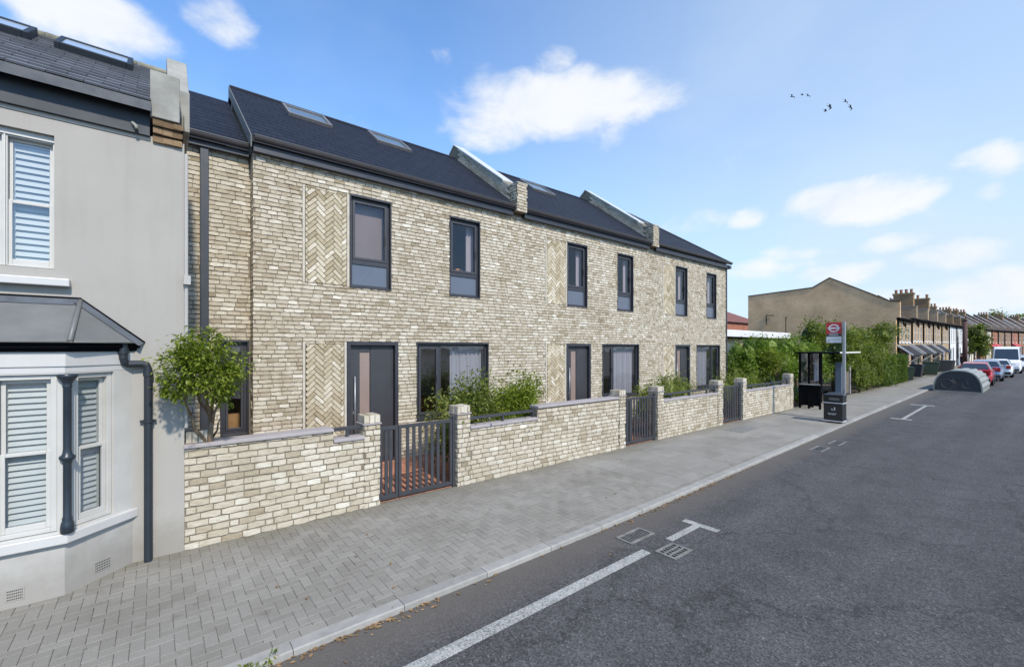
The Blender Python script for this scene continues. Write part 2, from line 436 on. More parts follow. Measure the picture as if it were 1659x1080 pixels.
# ------------------------------------------------------------------ setting: ground, road, pavement, kerb
KP=[(-40,3.55),(0.5,3.64),(5,3.65),(8.75,3.74),(20.6,4.02),(33.8,4.27),(60,4.50),(95,4.55),(115,4.2),(134,2.9),(150,1.3),(180,-3.3),(220,-12),(420,-80)]
RZ=-.055
def ky(x):
    for (a,b),(c,d) in zip(KP,KP[1:]):
        if x<=c: return b+(d-b)*(x-a)/(c-a)
    return KP[-1][1]
def asphalt():
    m,nt,out=newmat('asphalt'); ge=coords(nt); po=ge.outputs['Position']
    big=noise(nt,po,.35,4,.6); mid=noise(nt,po,2.2,4,.6)
    c=ramp(nt,big.outputs['Fac'],[(.3,(.072,.070,.070)),(.7,(.089,.087,.087))]).outputs[0]
    c=mixc(nt,c,ramp(nt,mid.outputs['Fac'],[(.3,g(.85)),(.7,g(1.12))]).outputs[0],1,'MULTIPLY')
    v=N(nt,'ShaderNodeTexVoronoi'); v.inputs['Scale'].default_value=75; nt.links.new(po,v.inputs['Vector'])
    sp=ramp(nt,v.outputs['Color'],[(.25,g(.48)),(.55,g(1.0)),(.82,g(1.3)),(.97,g(2.3))])
    c=mixc(nt,c,sp.outputs[0],.8,'MULTIPLY')
    # brown silt lying in the channel beside the kerb
    sx=N(nt,'ShaderNodeSeparateXYZ'); nt.links.new(po,sx.inputs[0])
    e=math_(nt,'SUBTRACT',sx.outputs[1],math_(nt,'MULTIPLY',sx.outputs[0],.019))
    nn=noise(nt,po,3.0,4,.65)
    e=math_(nt,'ADD',e,math_(nt,'MULTIPLY',nn.outputs['Fac'],.35))
    r=ramp(nt,math_(nt,'SUBTRACT',e,3.0),[(.15,g(0)),(.42,g(.55)),(.75,g(.9))])
    mt=N(nt,'ShaderNodeMapping'); mt.inputs['Scale'].default_value=(.05,1.1,1); nt.links.new(po,mt.inputs[0])
    tr=noise(nt,mt.outputs[0],1.0,3,.5); c=mixc(nt,c,ramp(nt,tr.outputs['Fac'],[(.35,g(.86)),(.65,g(1.10))]).outputs[0],1,'MULTIPLY')
    oil=noise(nt,po,.9,3,.5); c=mixc(nt,c,ramp(nt,oil.outputs['Fac'],[(.66,g(1)),(.78,g(.82))]).outputs[0],1,'MULTIPLY')
    vc=N(nt,'ShaderNodeTexVoronoi',feature='DISTANCE_TO_EDGE'); vc.inputs['Scale'].default_value=.22; dn=noise(nt,po,1.6,5,.7)
    va=N(nt,'ShaderNodeVectorMath',operation='ADD'); vs=N(nt,'ShaderNodeVectorMath',operation='SCALE'); vs.inputs['Scale'].default_value=.9; nt.links.new(dn.outputs['Color'],vs.inputs[0]); nt.links.new(po,va.inputs[0]); nt.links.new(vs.outputs[0],va.inputs[1]); nt.links.new(va.outputs[0],vc.inputs['Vector'])
    ck=ramp(nt,vc.outputs['Distance'],[(.0,g(.45)),(.004,g(.7)),(.0075,g(1))]); c=mixc(nt,c,ck.outputs[0],.6,'MULTIPLY')
    c=mixc(nt,c,(.115,.102,.088),r.outputs[0])
    b=bsdf(nt,out,c,.85,0,.25)
    h=mixc(nt,v.outputs['Distance'],noise(nt,po,160,2).outputs['Fac'],.4)
    bump(nt,b,h,.55,.008); return m
ASPH=asphalt()
def pavermat(name,c0,c1):
    m,nt,out=newmat(name); ge=coords(nt); po=ge.outputs['Position']
    c=ramp(nt,ge.outputs['Random Per Island'],[(0,c0),(1,c1)]).outputs[0]
    n=noise(nt,po,1.1,5,.6); c=mixc(nt,c,ramp(nt,n.outputs['Fac'],[(.3,(.84,.83,.81)),(.7,g(1.1))]).outputs[0],1,'MULTIPLY')
    f=noise(nt,po,120,3,.6); c=mixc(nt,c,ramp(nt,f.outputs['Fac'],[(.3,g(.8)),(.7,g(1.14))]).outputs[0],1,'MULTIPLY')
    # darker damp dirt along the foot of the walls
    sx=N(nt,'ShaderNodeSeparateXYZ'); nt.links.new(po,sx.inputs[0])
    e=math_(nt,'ADD',sx.outputs[1],math_(nt,'MULTIPLY',noise(nt,po,2.4,4,.7).outputs['Fac'],.7))
    r=ramp(nt,math_(nt,'SUBTRACT',e,5.75),[(.35,g(0)),(.8,g(.55))])
    c=mixc(nt,c,(.15,.135,.10),r.outputs[0])
    sp=noise(nt,po,3.3,4,.6); c=mixc(nt,c,ramp(nt,sp.outputs['Fac'],[(.62,g(1)),(.72,(.74,.72,.68))]).outputs[0],.8,'MULTIPLY')
    gv=N(nt,'ShaderNodeTexVoronoi'); gv.inputs['Scale'].default_value=3.2; nt.links.new(po,gv.inputs['Vector']); c=mixc(nt,c,ramp(nt,gv.outputs['Distance'],[(.045,g(.62)),(.06,g(1))]).outputs[0],.8,'MULTIPLY')
    b=bsdf(nt,out,c,.88,0,.22); bump(nt,b,f.outputs['Fac'],.35,.004); return m
PAVER=pavermat('grey_block_paver',(.215,.202,.177),(.255,.241,.213))
FLAG=pavermat('grey_paving_flag',(.232,.220,.195),(.266,.253,.226))
JOINT=M('paving_joint_sand',(.15,.142,.125),.95,var=.4,scale=9,spec=.1)
FLAT=pavermat('far_pavement',(.245,.232,.205),(.255,.242,.213))

m=MB(); m.quad((-600,-900,-.16),(1500,-900,-.16),(1500,1300,-.16),(-600,1300,-.16))
tag(m.build('ground',GROUND),kind='structure')
xs=[-40+i*1.0 for i in range(0,120)]+[80+i*10 for i in range(0,35)]
m=MB()
for a,b in zip(xs,xs[1:]): m.quad((a,ky(a)-11.5,RZ),(b,ky(b)-11.5,RZ),(b,ky(b)+.02,RZ),(a,ky(a)+.02,RZ))
m.quad((-40,-200,RZ-.03),(420,-200,RZ-.03),(420,-6.99,RZ-.03),(-40,-6.99,RZ-.03),1)
tag(m.build('road',[ASPH,FLAT]),kind='structure')
# pavement bed + blocks + flags
m=MB(); rg=random.Random(3)
for a,b in zip(xs,xs[1:]): m.quad((a,ky(a)+.02,-.009),(b,ky(b)+.02,-.009),(b,6.32 if b<46 else ky(b)+3.2,-.009),(a,6.32 if a<45 else ky(a)+3.2,-.009),2 if a>=44 else 0)
XB=6.6
def slab(mb,pts,z,mi,rg,h=.0):
    n=len(pts); tz=[z+rg.uniform(-.0012,.0012) for _ in pts]
    # chamfered top
    cx=sum(p[0] for p in pts)/n; cy=sum(p[1] for p in pts)/n
    ins=[(p[0]+(cx-p[0])*.0+(.003 if p[0]<cx else -.003),p[1]+(.003 if p[1]<cy else -.003)) for p in pts]
    v=[(p[0],p[1],-.012) for p in pts]+[(p[0],p[1],t-.003) for p,t in zip(pts,tz)]+[(p[0],p[1],t) for p,t in zip(ins,tz)]
    f=[tuple(range(2*n,3*n))]
    for i in range(n):
        j=(i+1)%n; f+=[(i,j,n+j,n+i),(n+i,n+j,2*n+j,2*n+i)]
    mb.add(v,f,mi)
w=.090
for (x,y,a,b) in herring_cells(w,2,116):
    x+=2.0; y+=5.0; y-=0
    if x>XB-.03 or x+a<-3.2: continue
    gp=rg.choice((.0005,.0007,.001,.0012,.0022))
    lim=6.24
    yl=ky(x)+.235
    if y+b<yl or y>lim: continue
    xe=min(x+a,XB); q=[(x+gp,max(y+gp,yl)),(xe-gp,max(y+gp,yl)),(xe-gp,min(y+b-gp,lim)),(x+gp,min(y+b-gp,lim))]
    if q[2][1]-q[0][1]<.012: continue
    slab(m,q,0,1,rg)
# edge course of blocks along the kerb
x=-3.2
while x<44:
    l=.205; yl=ky(x)+.132
    slab(m,[(x+.002,yl),(x+l-.002,ky(x+l)+.132),(x+l-.002,ky(x+l)+.232),(x+.002,yl+.1)],0,1,rg); x+=l
x=XB+.001; row=0
while x<44:
    L=.60; yv=ky(x)+.236 -(.22 if row%2 else 0)
    while yv<6.24:
        a=max(yv,ky(x)+.236); b=min(yv+.45,6.24); yv+=.45
        if b-a<.03: continue
        gp=.003
        slab(m,[(x+gp,a+gp),(x+L-gp,a+gp),(x+L-gp,b-gp),(x+gp,b-gp)],rg.uniform(-.002,.001),3,rg)
    x+=L; row+=1
tag(m.build('pavement',[JOINT,PAVER,FLAT,FLAG]),kind='structure')
m=MB(); x=-12.
while x<200:
    L=.915 if x<60 else 6
    a,b=ky(x),ky(x+L); e=.003
    m.add([(x+e,a,-.13),(x+L-e,b,-.13),(x+L-e,b+.004,-.012),(x+e,a+.004,-.012),(x+e,a+.014,0),(x+L-e,b+.014,0),(x+L-e,b+.128,.001),(x+e,a+.128,.001),(x+e,a+.128,-.1),(x+L-e,b+.128,-.1)],
          [(0,1,2,3),(3,2,5,4),(4,5,6,7),(7,6,9,8),(0,3,4,7,8),(1,9,6,5,2)])
    x+=L
tag(m.build('kerb',KERB),kind='structure')
def markmat():
    m,nt,out=newmat('worn_road_paint'); ge=coords(nt); po=ge.outputs['Position']
    n=noise(nt,po,70,4,.7); n2=noise(nt,po,6,3)
    f=math_(nt,'ADD',n.outputs['Fac'],math_(nt,'MULTIPLY',n2.outputs['Fac'],.25))
    r=ramp(nt,f,[(.50,(.14,.14,.135)),(.64,(.33,.33,.31)),(.82,(.46,.455,.43))])
    b=bsdf(nt,out,r.outputs[0],.8,0,.2); bump(nt,b,n.outputs['Fac'],.4,.004); return m
MARK=markmat()
m=MB(); z=RZ+.004
def mk(pts): m.add([(p[0]*.981,p[1]*.981,z) for p in pts],[tuple(range(len(pts)))])
mk([(-6,2.93),(4.50,2.945),(4.50,3.07),(-6,3.085)])
mk([(4.98,2.955),(5.66,2.962),(5.66,3.06),(4.98,3.055)])
mk([(5.66,2.735),(5.775,2.735),(5.775,3.225),(5.66,3.225)])
mk([(19.7,3.09),(24.9,3.2),(24.9,3.3),(19.7,3.19)])
mk([(24.9,3.0),(25.15,3.0),(25.15,3.75),(24.9,3.75)])
mk([(19.5,2.9),(19.7,2.9),(19.7,3.45),(19.5,3.45)])
tag(m.build('road_marking',MARK),kind='structure')
# forecourts of red pavers
m=MB(); rg=random.Random(9)
m.quad((.2,6.3,-.006),(19,6.3,-.006),(19,9.0,-.006),(.2,9.0,-.006),0)
for i in range(0,95):
    for j in range(0,25):
        x0=.3+i*.2+(j%2)*.1; y0=6.3+j*.1
        if x0+.2>18.9 or (x0>4.4 and x0<8.2 and y0<7.6) or (x0>10.1 and x0<12.9 and y0<7.6): continue
        slab(m,[(x0+.003,y0+.003),(x0+.197,y0+.003),(x0+.197,y0+.097),(x0+.003,y0+.097)],0,1,rg)
tag(m.build('forecourt',[SOIL,REDP]),kind='structure')
m=MB(); m.quad((19,6.32,-.02),(46,6.32,-.02),(46,60,-.02),(19,60,-.02)); m.quad((46,7.3,-.03),(110,7.3,-.03),(110,60,-.03),(46,60,-.03)); m.quad((110,7.3,-.03),(230,-8,-.03),(230,60,-.03),(110,60,-.03))
tag(m.build('garden_ground',SOIL),kind='structure')

# ------------------------------------------------------------------ new brick terrace
YF=8.55
PF=Plane((0,YF),(1,0),(0,1))
K=.7396; AL=math.atan(K)
def roof_y(r,y0): return y0+r*math.cos(AL)
HOUSES=[dict(n='end',x0=1.275,x1=7.12,up=[(2.905,3.757),(5.135,5.985)],hu=(2.05,2.896),hl=(2.055,2.845),door=(2.848,3.909),gw=(4.321,6.233),rl=1.0,
             lab='cream brick terrace house with set-back side bay, nearest the white house',side=0),
        dict(n='mid',x0=7.12,x1=13.04,up=[(8.956,9.812),(11.218,12.06)],hu=(8.111,8.95),hl=(8.12,8.914),door=(8.918,9.965),gw=(10.482,12.372),
             lab='cream brick terrace house in the middle, between the two raking parapets',side=0),
        dict(n='far',x0=13.04,x1=18.5,up=[(14.594,15.434),(16.868,17.686)],hu=(13.776,14.588),hl=(13.776,14.572),door=(14.577,15.612),gw=(16.092,17.987),
             lab='cream brick terrace house with hipped roof end, beside the garden shrubs',side=1)]
ZT=5.64
allops=[]
for h in HOUSES:
    o=[(a,b,3.475,5.305) for a,b in h['up']]+[(h['hu'][0],h['hu'][1],3.50,5.285),(h['hl'][0],h['hl'][1],.0,2.43),(h['door'][0],h['door'][1],.0,2.435),(h['gw'][0],h['gw'][1],.76,2.435)]
    h['ops']=o; allops+=o
wallm=[MB(),MB(),MB()]
def sel(s):
    return wallm[0] if s<7.12 else (wallm[1] if s<13.04 else wallm[2])
bricks(sel,PF,1.275,18.5,0.0,ZT,allops,random.Random(21),mi=1)
for h,mb in zip(HOUSES,wallm):
    wallgrid(mb,PF,h['x0'],h['x1'],-.02,ZT+.06,[o for o in h['ops']],.17,.012,0)
    # rear and party walls
    mb.quad((h['x0'],14.15,0),(h['x1'],14.15,0),(h['x1'],14.15,5.7),(h['x0'],14.15,5.7),0)
mb=wallm[0]
PR=Plane((0,8.83),(1,0),(0,1)); rops=[(.83,1.262,.80,2.44)]
wallgrid(mb,PR,.25,1.276,-.02,ZT+.06,rops,.17,.012,0)
bricks(lambda s:mb,PR,.25,1.276,0,ZT,rops,random.Random(5),mi=1)
PRet=Plane((1.275,8.56),(0,1),(1,0))
wallgrid(mb,PRet,-.0,5.6,-.02,ZT+.06,[],.0,.012,0)
bricks(lambda s:mb,PRet,0.0,.27,0,ZT,[],random.Random(6),mi=1)
mb.add([(1.287,8.56,5.6),(1.287,14.15,5.6),(1.287,11.3,7.9)],[(0,1,2)],0)
mb.quad((.25,8.83,0),(.25,14.15,0),(.25,14.15,5.7),(.25,8.83,5.7),0)
mb=wallm[2]
PE=Plane((18.5,8.562),(0,1),(-1,0))
wallgrid(mb,PE,0,5.588,-.02,ZT+.06,[],0,.012,0)
bricks(lambda s:mb,PE,0,5.58,0,ZT,[],random.Random(8),mi=1)

def frame_rect(mb,P,a,b,c,d,t,d0,d1,mi=0,tb=None,tt=None):
    tb=t if tb is None else tb; tt=t if tt is None else tt
    mb.pbox(P,a,a+t,c,d,d0,d1,mi); mb.pbox(P,b-t,b,c,d,d0,d1,mi)
    mb.pbox(P,a+t,b-t,d-tt,d,d0,d1,mi); mb.pbox(P,a+t,b-t,c,c+tb,d0,d1,mi)
def upper_window(par,P,a,b,c=3.475,d=5.305,glass=None):
    m=MB()
    # projecting metal lining
    e=.004
    frame_rect(m,P,a+e,b-e,c+e,d-e,.022,-.004,.15,tb=.03,tt=.04)
    a1,b1,c1,d1=a+.026,b-.026,c+.034,d-.044
    frame_rect(m,P,a1,b1,c1,d1,.045,.075,.145)
    tz=4.0; m.pbox(P,a1+.045,b1-.045,tz-.045,tz+.045,.07,.145)
    f=m.build('window',ANTH,par,bevel=.004)
    m=MB(); frame_rect(m,P,a1+.048,b1-.048,tz+.048,d1-.048,.05,.06,.12)
    m.pbox(P,b1-.09,b1-.075,tz+.42,tz+.60,.035,.058)
    m.build('sash',RAIL,f,bevel=.004)
    m=MB(); sheet(m,P,a1+.095,b1-.095,tz+.095,d1-.095,.092); m.build('pane',glass or GLASS,f)
    m=MB(); m.pbox(P,a1+.046,b1-.046,c1+.046,tz-.046,.09,.10); m.build('lower_panel',FROST,f)
    return f
def ground_window(par,P,a,b,c,d,side):
    m=MB(); e=.004
    frame_rect(m,P,a+e,b-e,c+e,d-e,.022,-.004,.15,tb=.035,tt=.035)
    m.pbox(P,a-.01,b+.01,c-.012,c+.003,-.03,.10)
    a1,b1,c1,d1=a+.026,b-.026,c+.04,d-.04
    frame_rect(m,P,a1,b1,c1,d1,.05,.075,.145)
    mw=.57; mx=a1+mw if side==0 else b1-mw
    m.pbox(P,mx-.035,mx+.035,c1+.05,d1-.05,.07,.145)
    f=m.build('window',ANTH,par,bevel=.004)
    for (p,q,cas) in ((a1+.05,mx-.035,side==0),(mx+.035,b1-.05,side==1)):
        if cas:
            s=MB(); frame_rect(s,P,p+.003,q-.003,c1+.053,d1-.053,.055,.06,.12); s.pbox(P,q-.05,q-.038,c1+.75,c1+.9,.035,.058)
            s.build('sash',RAIL,f,bevel=.004)
            p+=.05;q-=.05; u,v=c1+.10,d1-.10
        else: u,v=c1+.045,d1-.045
        s=MB(); sheet(s,P,p,q,u,v,.092); s.build('pane',GLASS,f)
    return f
def door(par,P,a,b,d):
    m=MB(); e=.004
    m.pbox(P,a+e,a+.075,.02,d-e,-.006,.15); m.pbox(P,b-.075,b-e,.02,d-e,-.006,.15); m.pbox(P,a+.075,b-.075,d-.075,d-e,-.006,.15)
    m.pbox(P,a+.075,b-.075,.02,.05,-.02,.15)
    f=m.build('door_frame',ANTH,par,bevel=.004)
    m=MB(); x0,x1=a+.08,b-.08; g0,g1=x0+.20,x0+.40
    m.pbox(P,x0,g0,.055,d-.08,.085,.13); m.pbox(P,g0,g1,2.22,d-.08,.085,.13); m.pbox(P,g0,g1,.055,.2,.085,.13)
    m.pbox(P,g1+.016,x1,.055,d-.08,.085,.13); m.pbox(P,g1,g1+.016,.055,d-.08,.10,.13)
    o=m.build('door',ANTHD,par,bevel=.003)
    m=MB(); m.pbox(P,g0+.002,g1-.002,.2,2.22,.096,.11); m.build('glazed_strip',DOORG,o)
    m=MB(); xh=x0+.085; m.tube([P(xh,.55,.025),P(xh,1.75,.025)],.014,10)
    for zz in (.75,1.55): m.tube([P(xh,zz,.025),P(xh,zz,.09)],.010,8)
    m.build('handle',STEEL,o,smooth=True)
    m=MB(); m.lathe([(.001,0),(.02,.0),(.02,.004),(.001,.004)],(0,0,0),12)
    k=MB(); k.pbox(P,xh-.02,xh+.02,1.0,1.06,.078,.086); k.build('lock',STEEL,o,bevel=.004)
def room(mb,x0,x1,y0,y1,z0,z1,wm=0,fm=1,bm=None):
    mb.quad((x0,y0,z0),(x0,y1,z0),(x1,y1,z0),(x1,y0,z0),fm); mb.quad((x0,y0,z1),(x1,y0,z1),(x1,y1,z1),(x0,y1,z1),0)
    mb.quad((x0,y0,z0),(x0,y0,z1),(x0,y1,z1),(x0,y1,z0),wm); mb.quad((x1,y0,z0),(x1,y1,z0),(x1,y1,z1),(x1,y0,z1),wm)
    mb.quad((x0,y1,z0),(x0,y1,z1),(x1,y1,z1),(x1,y1,z0),wm if bm is None else bm)
def curtain(par,x0,x1,y,z0,z1,rg,amp=.035,per=.11):
    m=MB(); n=int((x1-x0)/.012); pts=[]
    for i in range(n+1):
        x=x0+(x1-x0)*i/n; pts.append((x,y+amp*math.sin(x/per*2*math.pi+math.sin(x*9))*(.7+.3*math.sin(x*23))))
    v=[(p[0],p[1],z0) for p in pts]+[(p[0],p[1],z1) for p in pts]
    m.add(v,[(i,i+1,n+2+i,n+1+i) for i in range(n)]); m.build('curtain',CURT,par,smooth=True)

def slates(mb,x0,x1,y0,z0,rows,rg,xmax=None,al=AL):
    ca,sa=math.cos(al),math.sin(al)
    def pt(x,r,h): return (x, y0+r*ca-h*sa, z0+r*sa+h*ca)
    ex=.232; wd=.30
    for i in range(rows):
        r0=i*ex; r1=r0+ex+.05 if i<rows-1 else r0+ex
        x=x0-(wd/2 if i%2 else 0)
        while x<x1:
            a=max(x,x0)+.0035; b=min(x+wd,x1)-.0035; x+=wd
            if xmax is not None: b=min(b,xmax(r0+ex*.5))
            if b-a<.03: continue
            h0=.0085+rg.uniform(-.0006,.0006); h1=.004
            mb.add([pt(a,r0,h0),pt(b,r0,h0),pt(b,r1,h1),pt(a,r1,h1),pt(a,r0,h0-.006),pt(b,r0,h0-.006),pt(b,r1,h1-.006),pt(a,r1,h1-.006)],
                   [(0,1,2,3),(0,4,5,1),(1,5,6,2),(3,2,6,7),(0,3,7,4)],0)
def slope_prism(mb,x0,x1,y0,z0,y1,z1,t,mi=0):
    mb.prism([(y0,z0),(y1,z1),(y1,z1-t),(y0,z0-t)],x0,x1,'x',mi)
def gutter(par,x0,x1,yw,zt,fb,ends=True):
    m=MB(); m.box(x0,x1,yw-.105,yw-.012,fb,zt-.10); m.build('fascia',ANTH,par,bevel=.004)
    m=MB(); pts=[]
    c=(yw-.155,zt-.058); 
    outer=[(c[0]+.062*math.cos(math.pi+math.pi*k/10),c[1]+.058+(-.0)+.085*math.sin(math.pi+math.pi*k/10)) for k in range(11)]
    inner=[(c[0]+.055*math.cos(math.pi+math.pi*k/10),c[1]+.058+.078*math.sin(math.pi+math.pi*k/10)) for k in range(10,-1,-1)]
    n=11
    for k in range(10):
        for ring in (outer,inner):
            m.quad((x0,ring[k][0],ring[k][1]),(x1,ring[k][0],ring[k][1]),(x1,ring[k+1][0],ring[k+1][1]),(x0,ring[k+1][0],ring[k+1][1]))
    m.box(x0,x1,c[0]-.068,c[0]-.054,zt-.012,zt+.002); m.box(x0,x1,c[0]+.054,c[0]+.064,zt-.012,zt+.002)
    for xx in (x0,x1): m.add([(xx,p[0],p[1]) for p in outer],[tuple(range(11))])
    m.build('gutter',ANTHG,par)
def rooflight(par,xc,w,y0,z0,r0,r1):
    ca,sa=math.cos(AL),math.sin(AL)
    def P(s,r,d): return (s, y0+r*ca+d*sa, z0+r*sa-d*ca)
    m=MB(); a,b=xc-w/2,xc+w/2
    for (p,q,u,v) in ((a,a+.06,r0,r1),(b-.06,b,r0,r1),(a+.06,b-.06,r0,r0+.07),(a+.06,b-.06,r1-.07,r1)): m.pbox(P,p,q,u,v,-.075,.03)
    f=m.build('rooflight',RLF,par,bevel=.006)
    m=MB(); m.pbox(P,a+.06,b-.06,r0+.07,r1-.07,-.045,-.035); m.build('pane',ROOFG,f)
RLF=M('grey_rooflight_frame',(.16,.155,.155),.45,var=.1,scale=5)
VERGE=M('grey_verge_board',(.11,.115,.11),.7,var=.1,scale=5)

Y0,Z0=8.385,5.845
ROWS=16
for hi,h in enumerate(HOUSES):
    rg=random.Random(40+hi)
    t=thing('terrace_house',h['lab'],'house',(h['x0'],YF,0),0,'new cream brick terrace')
    wallm[hi].build('wall',[MORTAR,BRICK],t)
    # herringbone panels
    for (a,b,c,d) in ((*h['hu'],3.50,5.285),(*h['hl'],0.0,2.43)):
        m=MB(); m.pbox(PF,a+.045,b-.045,c,d,.014,.03,1); bw=.045
        herring_panel(m,PF,a+bw+.012,b-bw-.010,c+.012,d-.05,rg)
        m.pbox(PF,a+.004,a+bw,c,d-.006,-.004,.03,2); m.pbox(PF,b-bw,b-.002,c,d-.006,-.004,.03,2)
        for k in range(4):
            u=a+bw+(b-a-2*bw)*k/4; v=a+bw+(b-a-2*bw)*(k+1)/4
            one_brick(m,PF,u+.006,v-.006,d-.044,d-.006,rg,mi=0)
        m.build('herringbone_panel',[BRICKH,MORTARL,EDGE],t)
    for k,(a,b) in enumerate(h['up']): upper_window(t,PF,a,b,glass=GLASSU)
    ground_window(t,PF,*h['gw'],.76,2.435,h['side'])
    door(t,PF,*h['door'],2.435)
    # rooms behind the glass
    m=MB()
    gx0,gx1=h['door'][1]+.1,h['x1']-.12
    room(m,gx0,gx1,8.72,12.4,.05,2.75,0,1)
    um=(h['up'][0][1]+h['up'][1][0])/2
    room(m,h['x0']+.2,um-.05,8.72,11.6,2.9,5.55,3,1,3 if hi==1 else 0); room(m,um+.05,h['x1']-.12,8.72,11.6,2.9,5.55,3,1)
    # a few pieces of furniture seen through the panes
    m.box(gx0+.02,gx0+.5,9.6,11.2,.05,.55,2); m.box(gx1-1.7,gx1-.4,11.7,12.3,.05,.85,2)
    for (a,b) in h['up']: m.box(a+.5,b+.75,9.6,11.3,2.9,3.55,4); m.box(a+.55,a+.75,9.15,9.5,2.9,4.25,2)
    m.build('interior',[RWALL,RFLOOR,WOOD,RTEAL,CURT],t)
    a,b=h['gw']
    if h['side']==0: curtain(t,a+.98 if hi==0 else a+.8,b-.08,8.80,.62,2.5,rg)
    else: curtain(t,a+.1,b-.65,8.80,.62,2.5,rg)
    for k,(a,b) in enumerate(h['up']):
        if hi==0 and k==0:
            m=MB(); m.quad((a,8.79,3.5),(b,8.79,3.5),(b,8.79,5.3),(a,8.79,5.3)); m.build('blind',BLIND,t)
        else: curtain(t,b-.24,b-.02,8.80,3.0,5.4,rg,.02,.07)
    # roof
    rx0=1.235 if hi==0 else (7.283 if hi==1 else 13.207); rx1=6.956 if hi==0 else (12.872 if hi==1 else 18.66)
    m=MB()
    if hi<2:
        slope_prism(m,rx0,rx1,Y0,Z0-.004,11.3,Z0-.004+K*(11.3-Y0),.09,1); slope_prism(m,rx0,rx1,14.215,Z0-.004,11.3,Z0-.004+K*(11.3-Y0),.09,1)
        slates(m,rx0,rx1,Y0,Z0,ROWS,rg)
        m.tube([(rx0,11.3,8.0),(rx1,11.3,8.0)],.05,8,1)
    else:
        xr=rx1-(11.3-Y0); zr=Z0+K*(11.3-Y0)
        m.add([(rx0,Y0,Z0-.004),(rx1,Y0,Z0-.004),(xr,11.3,zr-.004),(rx0,11.3,zr-.004),(rx1,14.215,Z0-.004),(rx0,14.215,Z0-.004)],
              [(0,1,2,3),(1,4,2),(4,5,3,2),(0,5,4,1)],1)
        slates(m,rx0,rx1,Y0,Z0,ROWS,rg,lambda r:rx1-r*math.cos(AL))
        m.tube([(rx1,Y0,Z0+.01),(xr,11.3,zr+.02)],.035,8,1); m.tube([(rx0,11.3,zr),(xr,11.3,zr)],.05,8,1)
    m.build('roof',[SLATE,SLGAP if False else SLATE],t)
    gutter(t,h['x0']-.01 if hi==0 else rx0+.01,rx1-(.04 if hi<2 else .0),YF,Z0+.02,5.62)
    dx=h['x0'] if hi else 1.275
    cs=[(2.68,.92),(4.66,.92)] if hi==0 else ([(7.85,.95),(9.83,1.0)] if hi==1 else [(13.75,.95),(15.3,.9)])
    for c,w in cs: rooflight(t,c,w,Y0,Z0,2.52,3.38)
    if hi<2:
        # raking party parapet with brick pier and white capping
        px0,px1=(6.956,7.283) if hi==0 else (12.872,13.207)
        m=MB(); rgp=random.Random(70+hi); ph=.40
        yA=8.66
        zA=Z0+K*(yA-Y0); zB=Z0+K*(11.3-Y0)
        m.prism([(yA,5.7),(yA,zA+ph),(11.3,zB+ph),(11.3,zB-.3)],px0+.012,px1-.012,'x',0)
        m.prism([(11.3,zB-.3),(11.3,zB+ph),(13.9,zB+ph-K*2.6),(13.9,5.7)],px0+.012,px1-.012,'x',0)
        m.box(px0+.012,px1-.012,8.352,8.64,5.72,6.40,0)
        PP=Plane((px0,8.34),(1,0),(0,1)); bricks(lambda s:m,PP,0,px1-px0,5.72,6.42,[],rgp,mi=1)
        PL=Plane((px0,8.345),(0,1),(1,0))
        bricks(lambda s:m,PL,0.005,.30,5.72,6.42,[],rgp,mi=1)
        # bricks on the flank, laid along the rake
        nr=int((11.3-8.66)/math.cos(AL)/.235)
        for i in range(nr):
            for j in range(5):
                r0=i*.235+(.117 if j%2 else 0); r1=r0+.222
                if r1>nr*.235: continue
                v=[]
                hh0=.03+j*.075; hh1=hh0+.064
                pts=[(r0,hh0),(r1,hh0),(r1,hh1),(r0,hh1)]
                ca,sa=math.cos(AL),math.sin(AL)
                def pp(r,hh,d): return (px0+d,yA+r*ca,zA+r*sa+hh)
                m.add([pp(a+rgp.uniform(-.003,.003),b+rgp.uniform(-.003,.003),-.001) for a,b in pts]+[pp(a,b,.02) for a,b in pts],
                      [(0,3,2,1)]+[(k,(k+1)%4,4+(k+1)%4,4+k) for k in range(4)],1)
        m.box(px0-.004,px1+.004,8.33,8.655,6.42,6.445,2)
        p=m.build('parapet',[MORTAR,BRICK,EDGE],t)
        m=MB(); yc=8.93; zc=Z0+K*(yc-Y0)+ph
        m.prism([(yc,zc+.004),(yc,zc+.03),(11.33,zB+ph+.03),(11.33,zB+ph+.004)],px0-.012,px1+.012,'x')
        m.prism([(11.335,zB+ph+.004),(11.335,zB+ph+.03),(13.9,zB+ph+.03-K*2.56),(13.9,zB+ph-K*2.56)],px0-.012,px1+.012,'x')
        m.build('capping',WHITEM,p)
    if hi==0:
        m=MB(); ca,sa=math.cos(AL),math.sin(AL)
        slope_prism(m,1.215,1.234,8.39,Z0+.015,11.3,Z0+.015+K*(11.3-8.39),.20); m.build('verge_board',VERGE,t)
        # set-back side bay
        m=MB(); e=.004; a,b,c,d=.83,1.262,.80,2.44
        frame_rect(m,PR,a+e,b-e,c+e,d-e,.03,-.004,.15); frame_rect(m,PR,a+.034,b-.034,c+.034,d-.034,.05,.07,.145)
        w_=m.build('window',ANTH,t,bevel=.004)
        s=MB(); frame_rect(s,PR,a+.087,b-.087,c+.087,d-.087,.035,.06,.12); s.build('sash',RAIL,w_,bevel=.003)
        s=MB(); sheet(s,PR,a+.12,b-.12,c+.12,d-.12,.092); s.build('pane',GLASS,w_)
        m=MB(); room(m,.35,1.9,9.0,11.8,.05,2.75); m.box(.9,1.5,10.2,11.2,.05,1.0,2); m.build('side_interior',[RWALL,RFLOOR,WOOD],t)
        m=MB(); yb,zb=8.665,5.775; kk=(7.66-zb)/(11.3-yb)
